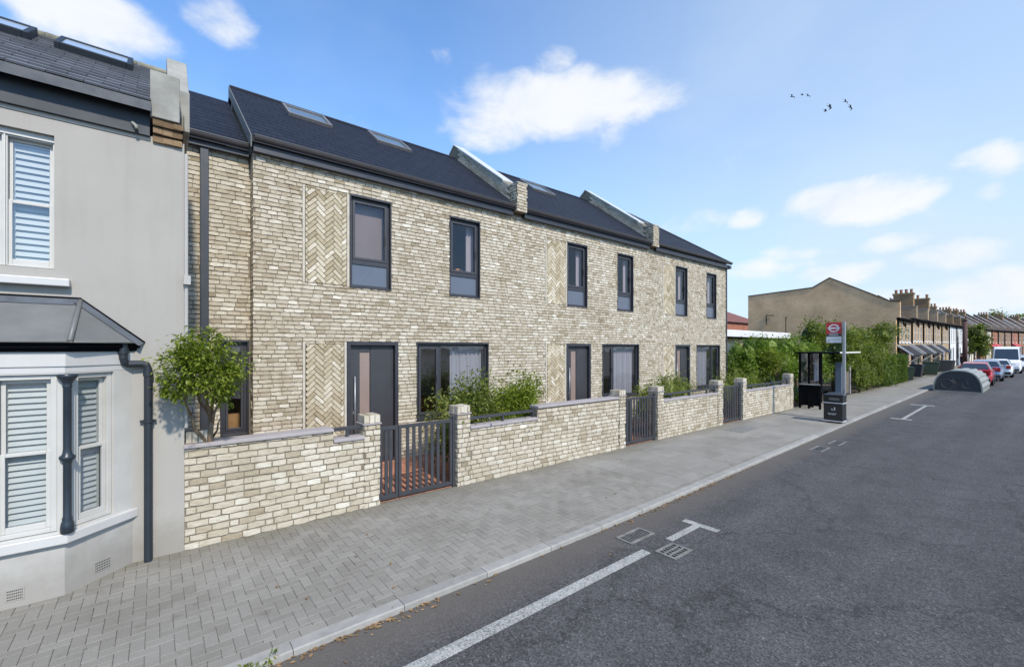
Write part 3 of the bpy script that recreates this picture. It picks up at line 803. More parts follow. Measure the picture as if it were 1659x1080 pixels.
        slope_prism(m,.25,1.214,yb,zb-.004,11.3,7.656,.09,1); slope_prism(m,.25,1.214,14.2,zb-.004,11.3,7.656,.09,1)
        slates(m,.25,1.214,yb,zb,14,rg,None,math.atan(kk)); m.build('side_roof',[SLATE,SLATE],t)
        gutter(t,.26,1.245,8.83,zb+.02,5.60)
        m=MB(); m.box(.55,.67,8.755,8.815,0,5.60); m.build('downpipe',ANTH,t,bevel=.008)
    if hi==2:
        m=MB(); m.box(18.515,18.59,8.53,8.60,0,5.62); m.build('downpipe',ANTH,t,bevel=.008)
        m=MB(); m.box(18.515,18.68,8.40,14.2,5.62,5.74); m.build('side_fascia',ANTH,t)

# ------------------------------------------------------------------ front garden walls and gates
YG=6.21
def pillar(t,x0,x1,ztop,rg):
    y0,y1=YG-.012,YG+.27
    m=MB(); m.box(x0+.012,x1-.012,y0+.012,y1-.012,-.02,ztop-.14)
    bricks(lambda s:m,Plane((x0,y0),(1,0),(0,1)),0,x1-x0,0,ztop-.145,[],rg,.08,.115,mi=1)
    bricks(lambda s:m,Plane((x0,y0+.006),(0,1),(1,0)),.004,.27,0,ztop-.145,[],rg,.08,.15,mi=1)
    bricks(lambda s:m,Plane((x1,y1),(0,-1),(-1,0)),.0,.27,0,ztop-.145,[],rg,.08,.15,mi=1)
    bricks(lambda s:m,Plane((x1,y1),(-1,0),(0,-1)),.0,x1-x0,0,ztop-.145,[],rg,.08,.15,mi=1)
    p=m.build('pillar',[MORTAR,BRICK],t)
    m=MB(); m.box(x0-.018,x1+.018,y0-.018,y1+.018,ztop-.142,ztop-.122); m.build('tile_course',COPE,p,bevel=.004)
    m=MB(); z0=ztop-.120; m.box(x0+.012,x1-.012,y0+.012,y1-.012,z0,ztop-.012)
    def cap(P,l):
        n=max(3,int(round(l/.068)))
        for i in range(n): one_brick(m,P,l*i/n+.004,l*(i+1)/n-.004,z0,ztop-.004,rg,mi=1)
    cap(Plane((x0,y0),(1,0),(0,1)),x1-x0); cap(Plane((x0,y0+.006),(0,1),(1,0)),.276)
    cap(Plane((x1,y1),(0,-1),(-1,0)),.276); cap(Plane((x1,y1),(-1,0),(0,-1)),x1-x0)
    n=4
    for i in range(n):
        a=x0+.006+(x1-x0-.012)*i/n; b=x0+.006+(x1-x0-.012)*(i+1)/n
        m.box(a+.003,b-.003,y0+.006,y1-.006,ztop-.03,ztop-.003+rg.uniform(-.003,.003),1)
    m.build('pillar_cap',[MORTAR,BRICK],p)
def low_wall(t,segs,rg,xr=None):
    """segs: (x0,x1,ztop,rail)"""
    m=MB()
    for (a,b,zt,rail) in segs:
        m.box(a-.01,b+.007,YG+.012,YG+.215,-.02,zt-.045)
    zm=max(v[2] for v in segs)
    bricks(lambda s:m,Plane((0,YG),(1,0),(0,1)),segs[0][0],segs[-1][1],0,zm-.05,[(v[0]-.012,v[1]+.012,v[2]-.05,9) for v in segs if v[2]<zm-.01],rg,.0805,.172,.0115,mi=1)
    m.build('brickwork',[MORTAR,BRICK],t)
    m=MB()
    for (a,b,zt,rail) in segs: m.box(a-.008,b+.008,YG-.022,YG+.235,zt-.045,zt)
    m.build('coping',COPE,t,bevel=.006)
    m=MB(); any_=False
    for (a,b,zt,rail) in segs:
        if not rail: continue
        any_=True
        m.box(a+.005,b-.012,YG+.075,YG+.125,zt+.095,zt+.145)
        n=max(1,int((b-a)/.95)); 
        for i in range(n):
            x=a+(b-a)*(i+.5)/n; m.box(x-.02,x+.02,YG+.08,YG+.12,zt+.001,zt+.095)
        if b-a>1: m.box(b-.05,b-.012,YG+.07,YG+.13,zt+.001,zt+.145+.02)
    if any_: m.build('railing',RAIL,t,bevel=.004)
GW='low brick garden walls'
t=thing('garden_wall','brick garden wall beside the white house, with flat coping and the small tree above it','garden wall',(.25,YG,0),0,GW)
rg=random.Random(11)
low_wall(t,[(.247,1.88,1.20,False),(1.897,2.31,1.045,True)],rg); pillar(t,2.312,2.548,1.335,rg)
m=MB(); 
for i in range(4): one_brick(m,Plane((0,YG+.04),(1,0),(0,1)),.262+i*.058,.314+i*.058,1.203,1.345,rg,mi=1)
m.box(.262,.49,YG+.052,YG+.21,1.203,1.335); m.build('soldier_course',[MORTAR,BRICK],t)
t=thing('garden_wall','brick garden wall between the double gate and second gate, with two bushes over it','garden wall',(3.88,YG,0),0,GW)
pillar(t,3.88,4.132,1.335,rg); low_wall(t,[(4.145,5.675,.975,True),(5.695,8.20,1.19,False)],rg); pillar(t,8.212,8.442,1.335,rg)
t=thing('garden_wall','brick garden wall between second and last gates, railing along its whole top','garden wall',(9.76,YG,0),0,GW)
pillar(t,9.76,10.035,1.335,rg); low_wall(t,[(10.045,12.92,.985,True)],rg); pillar(t,12.932,13.245,1.335,rg)
t=thing('garden_wall','farthest brick garden wall, next to the bus shelter','garden wall',(14.59,YG,0),0,GW)
pillar(t,14.592,14.865,1.335,rg); low_wall(t,[(14.875,18.655,.935,True)],rg); pillar(t,18.667,18.98,1.33,rg)

def gate_leaf(t,x0,x1,n,y=YG+.06):
    m=MB(); z0,z1=.035,1.125
    m.box(x0,x0+.045,y,y+.04,z0,z1); m.box(x1-.045,x1,y,y+.04,z0,z1)
    m.box(x0+.045,x1-.045,y,y+.04,z1-.055,z1); m.box(x0+.045,x1-.045,y,y+.04,z0,z0+.06)
    w=(x1-x0-.09)
    for i in range(n):
        c=x0+.045+w*(i+1)/(n+1); m.box(c-.026,c+.026,y+.010,y+.030,z0+.06,z1-.055)
    o=m.build('gate_leaf',RAIL,t,bevel=.003)
    return o
GG='grey slatted garden gates'
t=thing('garden_gate','wide grey slatted double gate nearest the camera, one narrow and one wide leaf','gate',(2.55,YG,0),0,GG)
gate_leaf(t,2.565,2.862,2); gate_leaf(t,2.872,3.82,7)
m=MB(); m.box(3.824,3.866,YG+.05,YG+.11,.0,1.16); m.build('gate_post',RAIL,t,bevel=.003)
t=thing('garden_gate','middle grey slatted gate, beside the bush in front of the third house','gate',(8.45,YG,0),0,GG)
gate_leaf(t,8.456,8.74,2); gate_leaf(t,8.75,9.69,7)
m=MB(); m.box(9.694,9.745,YG+.05,YG+.11,0,1.16); m.build('gate_post',RAIL,t,bevel=.003)
t=thing('garden_gate','farthest grey slatted gate, behind the square cover in the pavement','gate',(13.28,YG,0),0,GG)
gate_leaf(t,13.26,14.53,9)
m=MB(); m.box(14.534,14.58,YG+.05,YG+.11,0,1.16); m.build('gate_post',RAIL,t,bevel=.003)

# ------------------------------------------------------------------ white rendered house on the near side
t=thing('rendered_house','pale grey rendered house with white bay window and dark painted column','house',(-1,YG,0))
PW=Plane((0,YG),(1,0),(0,1))
WH0,WH1=-4.2,.245
wo=[(-1.44,-.785,3.08,4.40)]
m=MB(); wallgrid(m,PW,WH0,WH1,-.02,4.62,wo,.16)
m.quad((WH1,YG,-.02),(WH1,11.2,-.02),(WH1,11.2,4.9),(WH1,YG,4.9)); m.quad((WH0,YG,-.02),(WH0,11.2,-.02),(WH0,11.2,4.9),(WH0,YG,4.9))
m.add([(WH1,YG,4.9),(WH1,9.8,4.9),(WH1,8.0,6.1)],[(0,1,2)])
m.quad((WH0,11.2,-.02),(WH1,11.2,-.02),(WH1,11.2,4.9),(WH0,11.2,4.9))
m.build('wall',STUCCO,t)
def louvres(par,P,a,b,c,d,dep,pitch=.05,name='shutter'):
    m=MB(); e=.022
    m.pbox(P,a,a+e,c,d,dep,dep+.022); m.pbox(P,b-e,b,c,d,dep,dep+.022); m.pbox(P,a+e,b-e,c,c+e,dep,dep+.022); m.pbox(P,a+e,b-e,d-e,d,dep,dep+.022)
    n=int((d-c-2*e)/pitch)
    for i in range(n):
        z=c+e+(i+.5)*(d-c-2*e)/n
        h=(d-c-2*e)/n*.56
        v=[P(a+e,z-h,dep+.002),P(b-e,z-h,dep+.002),P(b-e,z+h*.8,dep+.03),P(a+e,z+h*.8,dep+.03),P(a+e,z-h,dep-.004),P(b-e,z-h,dep-.004),P(b-e,z+h*.8,dep+.024),P(a+e,z+h*.8,dep+.024)]
        m.add(v,[(0,1,2,3),(7,6,5,4),(0,4,5,1),(2,6,7,3)])
    m.build(name,SLATW,par)
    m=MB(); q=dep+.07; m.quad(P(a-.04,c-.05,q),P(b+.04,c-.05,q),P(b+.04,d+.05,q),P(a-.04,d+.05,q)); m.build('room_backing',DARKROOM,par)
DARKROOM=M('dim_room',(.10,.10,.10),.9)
def sash_window(par,P,a,b,c,d,mid,dep,f=.035,name='window'):
    sw=.026 if f<.02 else .032
    """sliding sash: frame, upper and lower sash with panes and shutters behind"""
    m=MB(); frame_rect(m,P,a,b,c,d,f,dep-.03,dep+.06)
    w=m.build(name,WTIMB,par,bevel=.003)
    m=MB(); a1,b1=a+f+.001,b-f-.001
    frame_rect(m,P,a1,b1,mid-.012,d-f-.001,sw,dep+.02,dep+.045,tb=.03); m.build('sash',WTIMB,w,bevel=.003)
    m=MB(); frame_rect(m,P,a1,b1,c+f+.001,mid+.018,sw,dep-.012,dep+.014,tb=.055,tt=.03); m.build('sash',WTIMB,w,bevel=.003)
    m=MB(); sheet(m,P,a1+sw,b1-sw,mid+.018,d-f-.033,dep+.030); m.build('pane',GLASSW,w)
    m=MB(); sheet(m,P,a1+sw,b1-sw,c+f+.056,mid-.012,dep); m.build('pane',GLASSW,w)
    return w
for (a,b) in ((-1.44,-1.128),(-1.114,-.79)):
    w=sash_window(t,PW,a,b,3.09,4.34,3.71,.09,.012)
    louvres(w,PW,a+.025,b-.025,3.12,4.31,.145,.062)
m=MB(); m.box(-1.127,-1.115,YG+.05,YG+.14,3.09,4.34); m.box(-1.44,-.785,YG+.045,YG+.14,4.342,4.398); m.build('mullion',WTIMB,t)
m=MB(); m.box(-1.56,-.67,YG-.085,YG+.04,2.91,2.985); m.build('window_sill',WPAINT,t,bevel=.008)
# eaves
m=MB(); m.box(WH0,.0-.055,YG-.05,YG-.002,4.60,4.865); m.build('fascia',NAVYF,t,bevel=.004)
m=MB(); m.box(WH0,.0-.055,YG-.012,YG-.001,4.565,4.60); m.build('eaves_bead',STUCCOW,t)
m=MB(); m.tube([(WH0,YG-.11,4.90),(-.055,YG-.11,4.90)],.058,12); m.build('gutter',BLACK,t,smooth=True)
m=MB(); m.tube([(-.20,YG-.05,4.70),(-.17,YG-.085,4.66),(-.165,YG-.09,4.63)],.017,10); m.build('sensor_lamp',CONC,t,smooth=True)
# roof of grey slate
yE,zE,yR,zR=6.03,4.925,8.0,6.235
alW=math.atan((zR-zE)/(yR-yE)); kW=math.tan(alW)
m=MB(); slope_prism(m,WH0,-.045,yE,zE-.004,yR,zR-.004,.10,1); slope_prism(m,WH0,.0,2*yR-yE+1,zE-.6,yR,zR-.004,.10,1)
ca,sa=math.cos(alW),math.sin(alW); rgw=random.Random(77)
ex=.165; nrow=int((yR-yE)/ca/ex)
for i in range(nrow):
    x=WH0-(.13 if i%2 else 0); r0=i*ex; r1=r0+ex+.02
    while x<-.05:
        a=max(x,WH0)+.002;b=min(x+.26,-.048)-.002;x+=.26
        if b-a<.02: continue
        h0=.026+rgw.uniform(-.002,.002);h1=.003
        def pt(x_,r,h): return (x_,yE+r*ca-h*sa,zE+r*sa+h*ca)
        m.add([pt(a,r0,h0),pt(b,r0,h0),pt(b,r1,h1),pt(a,r1,h1),pt(a,r0,h0-.02),pt(b,r0,h0-.02)],[(0,1,2,3),(0,4,5,1)],0)
m.build('roof',[SLATEW,NAVY],t)
RIDGE=M('mossy_ridge_tile',(.20,.19,.14),.85,var=.3,scale=8,bmp=.3,bscale=30)
m=MB()
x=WH0
while x<-.05:
    m.tube([(x,yR,zR+.0),(x+.44,yR,zR+.0)],[.055,.05],8); x+=.445
m.build('ridge',RIDGE,t,smooth=True)
def skyl(xa,xb,ra,rb):
    def P(s,r,d): return (s,yE+r*ca+d*sa,zE+r*sa-d*ca)
    m=MB()
    for (p,q,u,v) in ((xa,xa+.05,ra,rb),(xb-.05,xb,ra,rb),(xa+.05,xb-.05,ra,ra+.06),(xa+.05,xb-.05,rb-.06,rb)): m.pbox(P,p,q,u,v,-.10,.02)
    f=m.build('rooflight',NAVYF,t,bevel=.006); m=MB(); m.pbox(P,xa+.05,xb-.05,ra+.06,rb-.06,-.085,-.075); m.build('pane',SKYG,f)
SKYG=M('pale_rooflight_glass',(.35,.42,.50),.05,var=.05,scale=1,spec=1.0)
skyl(-.92,-.24,1.50,2.12); skyl(-1.95,-1.12,1.50,2.12)
# party parapet: concrete block, brick corbel, raking upstand
m=MB(); m.box(-.055,.20,6.10,6.42,4.80,5.30); m.prism([(6.425,4.85),(6.425,5.32),(6.55,5.36),(7.15,6.02),(7.25,6.08),(7.25,4.85)],.10,.305,'x'); m.prism([(7.25,4.85),(7.25,6.08),(7.42,6.04),(7.95,5.5),(7.95,4.85)],.10,.305,'x')
p=m.build('party_parapet',CONC,t,bevel=.008)
m=MB(); rgc=random.Random(2)
for k,(z0,pr) in enumerate(((4.56,.03),(4.643,.055),(4.722,.085))):
    m.box(-.03,.215,YG-pr,YG+.1,z0,z0+.072)
    for i in range(3): one_brick(m,Plane((-.03,YG-pr-.006),(1,0),(0,1)),i*.088,i*.088+.078,z0,z0+.070,rgc)
m.build('brick_corbel',CORBEL,p)
m=MB(); m.tube([(.262,6.19,1.4),(.262,6.19,4.5)],.018,8); m.box(.235,.30,6.13,6.21,3.02,3.12); m.build('wall_trunking',STUCCOW,t)
# ---- bay
bx0,bx1=-2.0,-.665; yb=5.8; yw=YG
poly=lambda o:[(bx0-.465-o*.9,yw+.0),(bx0-o*.41,yb-o),(bx1+o*.41,yb-o),(bx1+.465+o*.9,yw+.0)]
m=MB(); m.prism(poly(0),-.02,.49); m.build('bay_plinth',STUCCOW,t)
m=MB(); m.prism(poly(.055),.49,.585); m.build('bay_sill',WPAINT,t,bevel=.01)
m=MB(); m.prism(poly(.0),2.07,2.27); m.prism(poly(.012),2.13,2.265)
m.build('bay_header',WPAINT,t,bevel=.004)
m=MB(); m.prism(poly(.045),2.272,2.335); m.prism(poly(.075),2.300,2.352); m.build('bay_gutter',BLACK,t,bevel=.01)
# hipped lead roof of the bay
e0=poly(.11); zt=2.80
top=[(bx0-.1,yw),(bx1+.065,yw)]
m=MB()
V=[(e0[0][0],yw,2.358),(e0[1][0],e0[1][1],2.358),(e0[2][0],e0[2][1],2.358),(e0[3][0],yw,2.358),(top[0][0],yw-.002,zt),(top[1][0],yw-.002,zt)]
m.add(V,[(1,2,5,4),(2,3,5),(0,1,4),(0,3,2,1)])
rf=m.build('bay_roof',LEAD,t)
m=MB()
def roll(a,b,r): m.tube([a,b],r,10)
roll(Vector(V[2])+Vector((0,0,.01)),Vector(V[5])+Vector((0,-.015,-.02)),.022); roll(Vector(V[1])+Vector((0,0,.01)),Vector(V[4])+Vector((0,-.015,-.02)),.022)
m.tube([V[1],V[2]],.008,6); m.tube([V[2],V[3]],.008,6)
m.build('lead_roll',LEAD,rf,smooth=True)
m=MB()
def strip(a,b,w,off=.004):
    a=Vector(a);b=Vector(b)
    m.add([tuple(a+Vector((0,-off-.001,.0))),tuple(b+Vector((0,-off-.001,.0))),tuple(b+w+Vector((0,-off,.006))),tuple(a+w+Vector((0,-off,.006)))],[(0,1,2,3)])
w1=(Vector(V[1])+Vector(V[2]))/2-(Vector(V[4])+Vector(V[5]))/2
strip(V[4],V[5],w1*.17); w2=(Vector(V[2])-Vector(V[5]))*.16
n3=Vector((.0,0,0)); strip(V[5],V[3],(Vector(V[2])-(Vector(V[5])+Vector(V[3]))*.5)*.17,.008)
m.build('flashing',LEADD,rf)
m=MB(); m.tube([(top[0][0],yw-.006,zt+.004),(top[1][0],yw-.006,zt+.004),(V[3][0],yw-.006,2.362)],.011,6); m.build('roof_edge',BLACK,rf,smooth=True)
# timber panels with sash windows
PB=Plane((0,yb),(1,0),(0,1))
ops=[(-1.12,-.715,.60,2.06),(-1.545,-1.145,.60,2.06),(-1.96,-1.57,.60,2.06)]
m=MB(); wallgrid(m,PB,bx0,bx1,.585,2.07,ops,.12)
d_=Vector((.465,.41)); Ls=d_.length; d_.normalize(); inn=Vector((-d_.y,d_.x))
PS=Plane((bx1,yb),(d_.x,d_.y),(inn.x,inn.y)); so=[(.085,.43,.60,2.06)]
wallgrid(m,PS,0,Ls,.585,2.07,so,.12)
dl=Vector((-.465,.41)).normalized(); PSl=Plane((bx0-.465,yw),(-dl.x,-dl.y),(dl.y if False else -dl.y*-1,dl.x*-1)); 
m.quad((bx0-.465,yw,.585),(bx0,yb,.585),(bx0,yb,2.07),(bx0-.465,yw,2.07))
m.build('bay_panel',WTIMB,t)
for o in ops:
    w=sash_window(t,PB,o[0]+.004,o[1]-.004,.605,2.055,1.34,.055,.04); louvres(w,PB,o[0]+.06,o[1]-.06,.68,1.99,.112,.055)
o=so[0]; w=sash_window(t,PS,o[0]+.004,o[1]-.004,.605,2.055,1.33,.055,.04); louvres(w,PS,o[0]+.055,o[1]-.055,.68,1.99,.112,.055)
for xx in (bx1,bx0):
    m=MB(); c=(xx+.02,yb-.028,0)
    m.lathe([(.046,.586),(.050,.60),(.050,.64),(.044,.68),(.036,.70),(.038,.72),(.030,.74),(.030,1.22),(.034,1.24),(.038,1.255),(.056,1.275),(.058,1.295),(.038,1.315),(.033,1.33),(.030,1.36),(.030,1.93),(.034,1.94),(.034,1.955),(.031,1.965),(.042,1.99),(.062,2.02),(.072,2.035),(.072,2.062)],c,18)
    m.build('bay_column',NAVY,t,smooth=True)
def airbrick(P,a,b,c,d,nx,nz):
    m=MB(); m.pbox(P,a,b,c,d,-.004,.01,0)
    for i in range(nx):
        for j in range(nz):
            u=a+.008+(b-a-.016)*(i+.25)/nx; v=c+.006+(d-c-.012)*(j+.25)/nz
            m.pbox(P,u,u+(b-a)/nx*.45,v,v+(d-c)/nz*.4,-.0052,.0,1)
    m.build('air_vent',[STUCCOW,DARK],t)
airbrick(PS,.245,.40,.07,.18,9,4); airbrick(PB,-1.035,-.92,.06,.17,9,4)
m=MB(); px_,py_=-.071,YG-.06
m.tube([(-.27,YG-.10,2.36),(-.27,YG-.10,2.20),(-.262,YG-.09,2.155),(-.235,YG-.07,2.135),(-.12,py_,2.135),(-.085,py_,2.12),(px_,py_,2.08),(px_,py_,.0)],.036,14)
m.lathe([(.037,1.50),(.046,1.50),(.046,1.53),(.037,1.53)],(px_,py_,0),14); m.box(px_-.07,px_+.07,py_+.01,YG-.001,1.508,1.522); m.lathe([(.043,2.0),(.043,2.06)],(px_,py_,0),14); m.lathe([(.045,2.24),(.045,2.30)],(-.27,YG-.10,0),14)
m.build('drainpipe',NAVYF,t,smooth=False)

# ------------------------------------------------------------------ planting in the front gardens
def bend(p0,p1,rg,n=5,k=.05):
    p0=Vector(p0);p1=Vector(p1); L=(p1-p0).length
    return [tuple(p0.lerp(p1,i/n)+Vector((rg.uniform(-k,k),rg.uniform(-k,k),0))*L*(1 if 0<i<n else 0)) for i in range(n+1)]
rg=random.Random(31)
tp=[(bend((.535,6.46,.0),(.50,6.20,1.45),rg,5,.02),[.042,.04,.036,.034,.03,.026]),
    (bend((.50,6.20,1.45),(.40,5.85,2.05),rg,4,.05),[.026,.02,.015,.01,.006]),
    (bend((.505,6.22,1.40),(.62,5.95,1.95),rg,4,.05),[.022,.017,.012,.008,.005]),
    (bend((.52,6.38,.9),(.30,6.12,1.55),rg,4,.05),[.026,.022,.02,.016,.012]),(bend((.30,6.12,1.55),(.22,5.95,1.9),rg,3,.05),[.014,.01,.008,.004]),
    (bend((.53,6.42,1.22),(.60,6.2,1.5),rg,3,.05),[.014,.011,.008,.004]),(bend((.50,6.2,1.5),(.15,5.9,2.25),rg,4,.05),[.02,.015,.01,.007,.004]),
    (bend((.50,6.2,1.5),(.55,6.0,2.4),rg,4,.05),[.02,.015,.01,.007,.004])]
plant('small_tree','small round-headed tree with fresh green leaves beside the white house','tree',(.535,6.46,0),
      [((.40,5.86,2.10),(.36,.33,.34)),((.13,5.88,1.88),(.13,.12,.17)),((.54,5.95,1.92),(.24,.22,.22)),((.36,5.8,2.30),(.22,.2,.2))],6200,.054,LEAF1,tp,BARK,seed=5,core=False,clumps=150,spread=.19,wid=.46)
def bush(label,x,y,w,d,h,n,seed,leaf=LEAF2,size=.085,group=None,z0=.0,name='bush'):
    rg=random.Random(seed); bl=[]
    for k in range(6):
        a=rg.uniform(-1,1)*w*.62; b=rg.uniform(-1,1)*d*.4; hh=h*rg.uniform(.62,.98)
        bl.append(((x+a,y+b,z0+hh*.60),(w*.46,d*.55,hh*.42)))
    bl.append(((x,y,z0+h*.55),(w*.85,d*.6,h*.42))); bl.append(((x-w*.6,y,z0+h*.5),(w*.5,d*.5,h*.40))); bl.append(((x+w*.6,y,z0+h*.5),(w*.5,d*.5,h*.42)))
    tp=[(bend((x+rg.uniform(-.08,.08),y,z0),(x+rg.uniform(-.5,.5)*w,y+rg.uniform(-.3,.3)*d,z0+h*.75),rg,4,.06),[.02,.016,.012,.009,.005]) for _ in range(4)]
    return plant(name,label,'bush',(x,y,z0),bl,n,size,leaf,tp,BARK,group,core=True,seed=seed,clumps=130,spread=.34,crown='foliage',stem='stem')
GB='clipped bushes in the new front gardens'
bush('dark green bush against the big window of the nearest brick house',4.52,6.95,.60,.45,1.80,9000,51,group=GB)
bush('yellow-tipped bush at the right of the two behind the nearer low wall',5.66,6.95,.58,.45,1.86,9000,52,LEAF1,group=GB)
bush('broad low bush in front of the third brick house door',11.8,6.95,.80,.45,1.62,8000,53,group=GB)
bush('small pale bush behind the pillar beside the middle gate',10.75,7.0,.50,.4,1.42,4200,54,LEAF1,group=GB)
bush('low green bush inside the farthest garden, below the brick house corner',16.6,7.2,1.7,.5,1.42,8000,55,LEAF2,group=GB)
# neighbouring garden
def blob_tree(label,x,y,w,d,h,n,seed,leaf,size,zlow=.3,trunk=True,bark=BARKD,name='shrub',cat='shrub',group=None,core=True,z0=0,clumps=90):
    rg=random.Random(seed); bl=[]
    for k in range(11):
        a=rg.uniform(-1,1)*w*.66; b=rg.uniform(-1,1)*d*.6; c=zlow+(h-zlow)*rg.uniform(.25,.80)
        q=rg.uniform(.30,.5); bl.append(((x+a,y+b,z0+c),(w*q,d*q,min((h-c)*1.0,(h-zlow)*.34)+.05)))
    tp=[]
    if trunk:
        top=zlow+(h-zlow)*.45; r=.035*h**.8
        tp=[(bend((x,y,z0),(x+w*.05,y,z0+top),rg,5,.03),[r,r*.9,r*.8,r*.7,r*.6,r*.4])]
        for _ in range(6): tp.append((bend((x+w*.03,y,z0+top*rg.uniform(.5,.95)),(x+rg.uniform(-.7,.7)*w,y+rg.uniform(-.6,.6)*d,z0+zlow+(h-zlow)*rg.uniform(.5,.9)),rg,4,.06),[r*.45,r*.35,r*.25,r*.15,r*.06]))
    return plant(name,label,cat,(x,y,z0),bl,n,size,leaf,tp,bark,group,core=core,seed=seed,clumps=clumps,spread=.30)
GS='shrubs in the garden before the flat-roofed building'
blob_tree('dense bright green shrub right beside the brick house corner',19.9,8.6,1.2,1.1,2.75,5200,61,LEAF3,.12,.2,group=GS)
blob_tree('broad rounded green shrub with reddish trunk in the neighbouring garden',21.6,8.0,1.5,1.2,2.85,7000,62,LEAF3,.12,.7,group=GS)
blob_tree('wide spreading green shrub overhanging the garden fence by the shelter',23.9,7.7,1.7,1.2,2.75,7500,63,LEAF3,.12,.5,group=GS)
blob_tree('pale olive leafed sapling in front of the rounded green shrub',20.4,7.3,.55,.5,2.35,1900,64,LEAF1,.09,.9,group=GS,core=False,bark=BARK)
blob_tree('low yellow-green shrub behind the bus shelter roof',27.4,8.1,2.2,1.2,2.6,6000,65,LEAF1,.13,.4,group=GS)
rgp=random.Random(71)
def spiky(label,x,y,h,n,seed,leaf=LEAFS):
    rg=random.Random(seed); t=thing('spiky_plant',label,'plant',(x,y,0)); m=MB()
    for _ in range(n):
        a=rg.uniform(0,6.283); L=h*rg.uniform(.6,1.1); el=rg.uniform(.5,1.35); d=Vector((math.cos(a)*math.cos(el),math.sin(a)*math.cos(el),math.sin(el)))
        s=Vector((-math.sin(a),math.cos(a),0))*.022; p=Vector((x,y,.02))
        m.add([tuple(p-s),tuple(p+s),tuple(p+d*L*.6+s*1.3),tuple(p+d*L*.6-s*1.3),tuple(p+d*L-Vector((0,0,L*.12)))],[(0,1,2,3),(3,2,4)])
    m.build('leaf_tuft',leaf,t)
spiky('pale spiky leaved plant under the sapling in the neighbouring garden',19.6,6.9,1.45,60,3)
spiky('second pale spiky plant, nearer the timber fence post',21.1,6.75,1.25,45,4)
t=thing('timber_fence','low dark timber fence half hidden under the garden shrubs','fence',(20.6,8.9,0)); m=MB()
for i in range(11): m.box(20.6,26.2,8.9,8.93,.12+i*.135,.12+i*.135+.115)
m.build('boards',TIMB,t)
for i in range(4): m=MB(); m.box(20.7+i*1.75,20.8+i*1.75,8.80,8.895,0,1.75); m.build('post',TIMB,t)
t=thing('timber_gate','weathered grey timber garden gate beyond the bus stop, below the hedge','gate',(26.3,6.45,0)); m=MB()
for i in range(7): m.box(26.2+i*.16,26.35+i*.16,6.44,6.47,.06,1.25+.02*(i%2))
m.build('boards',TIMB,t); m=MB(); m.box(26.08,26.19,6.38,6.5,0,1.42); m.build('post',COPE,t); m=MB(); m.box(27.34,27.45,6.38,6.5,0,1.42); m.build('post',COPE,t)
GH='street trees and hedges before the tan terrace'
blob_tree('tall loose tree over the hedge, nearest the bus stop sign',28.6,7.4,2.5,1.5,3.7,11000,66,LEAF4,.17,.7,name='garden_tree',cat='tree',group=GH)
blob_tree('dark bushy tree at the far end of the hedge',36.0,7.4,2.6,1.5,3.75,9000,67,LEAF4,.18,.7,name='garden_tree',cat='tree',group=GH)
blob_tree('dark rounded shrub standing closest to the timber gate',28.4,6.25,1.1,.5,1.75,4200,68,LEAF4,.11,.1,group=GH)
blob_tree('large rounded shrub in the middle of the hedge line',31.0,6.5,1.5,.7,2.5,6500,70,LEAF4,.12,.1,group=GH)
blob_tree('lighter rounded shrub where the clipped hedge begins',33.8,6.5,1.4,.7,2.15,5500,72,LEAF5,.12,.1,group=GH)
def hedge(label,x0,x1,y0,y1,h,n,seed):
    rg=random.Random(seed); t=thing('hedge',label,'hedge',((x0+x1)/2,(y0+y1)/2,0),0,GH); m=MB()
    for _ in range(n):
        f=rg.random(); x=rg.uniform(x0,x1); z=rg.uniform(.05,h); y=rg.uniform(y0,y1)
        if f<.62: y=y0+rg.gauss(0,.06)+.07*math.sin(x*1.9)
        elif f<.85: z=h+rg.gauss(0,.05)+.08*math.sin(x*1.3)
        else: x=x0+rg.gauss(0,.06)
        d=Vector((rg.uniform(-1,1),rg.uniform(-1.4,.3),rg.uniform(-.8,1))).normalized(); u=d.cross(Vector((rg.uniform(-1,1),.2,1))).normalized()
        L=.11*rg.uniform(.7,1.3); p=Vector((x,y,z)); k=d.cross(u)*L*.1
        m.add([tuple(p),tuple(p+d*L*.5+u*L*.25-k),tuple(p+d*L),tuple(p+d*L*.5-u*L*.25-k)],[(0,1,2),(0,2,3)])
    m.box(x0+.1,x1-.1,y0+.1,y1-.1,0,h-.1); m.build('foliage',LEAF5,t)
hedge('long clipped green hedge along the back of the pavement',35.2,40.3,6.25,7.2,1.72,8500,69)

# ------------------------------------------------------------------ street furniture
BINB=M('black_bin_plastic',(.012,.013,.014),.35,var=.2,scale=6)
GREYL=M('silver_print',(.50,.51,.52),.5,var=.05)
RED=M('red_sign_enamel',(.52,.035,.045),.35,var=.05,scale=3)
SIGNW=M('white_sign_enamel',(.72,.71,.69),.4,var=.04,scale=3)
SIGND=M('dark_sign_band',(.045,.05,.075),.4,var=.05)
t=thing('litter_bin','black litter bin with pale emblem at the kerb by the bus stop pole','litter bin',(16.15,4.2,0))
x0,x1,y0,y1=16.15,16.60,3.945,4.475
m=MB(); m.box(x0+.02,x1-.02,y0+.02,y1-.02,.05,.60); m.box(x0+.05,x1-.05,y0+.05,y1-.05,.0,.05); m.build('body',BINB,t,bevel=.015)
m=MB(); m.box(x0+.01,x1-.01,y0+.01,y1-.01,.045,.075); m.box(x0+.008,x1-.008,y0+.008,y1-.008,.605,.628); m.build('band',GREYL,t,bevel=.004)
m=MB(); frame_rect(m,Plane((x0+.012,y0),(0,1),(1,0)),.012,.518,.632,.84,.06,0,.03); m.box(x0+.05,x1-.03,y0+.012,y1-.012,.632,.84); m.box(x0-.01,x1+.01,y0-.01,y1+.01,.84,.87)
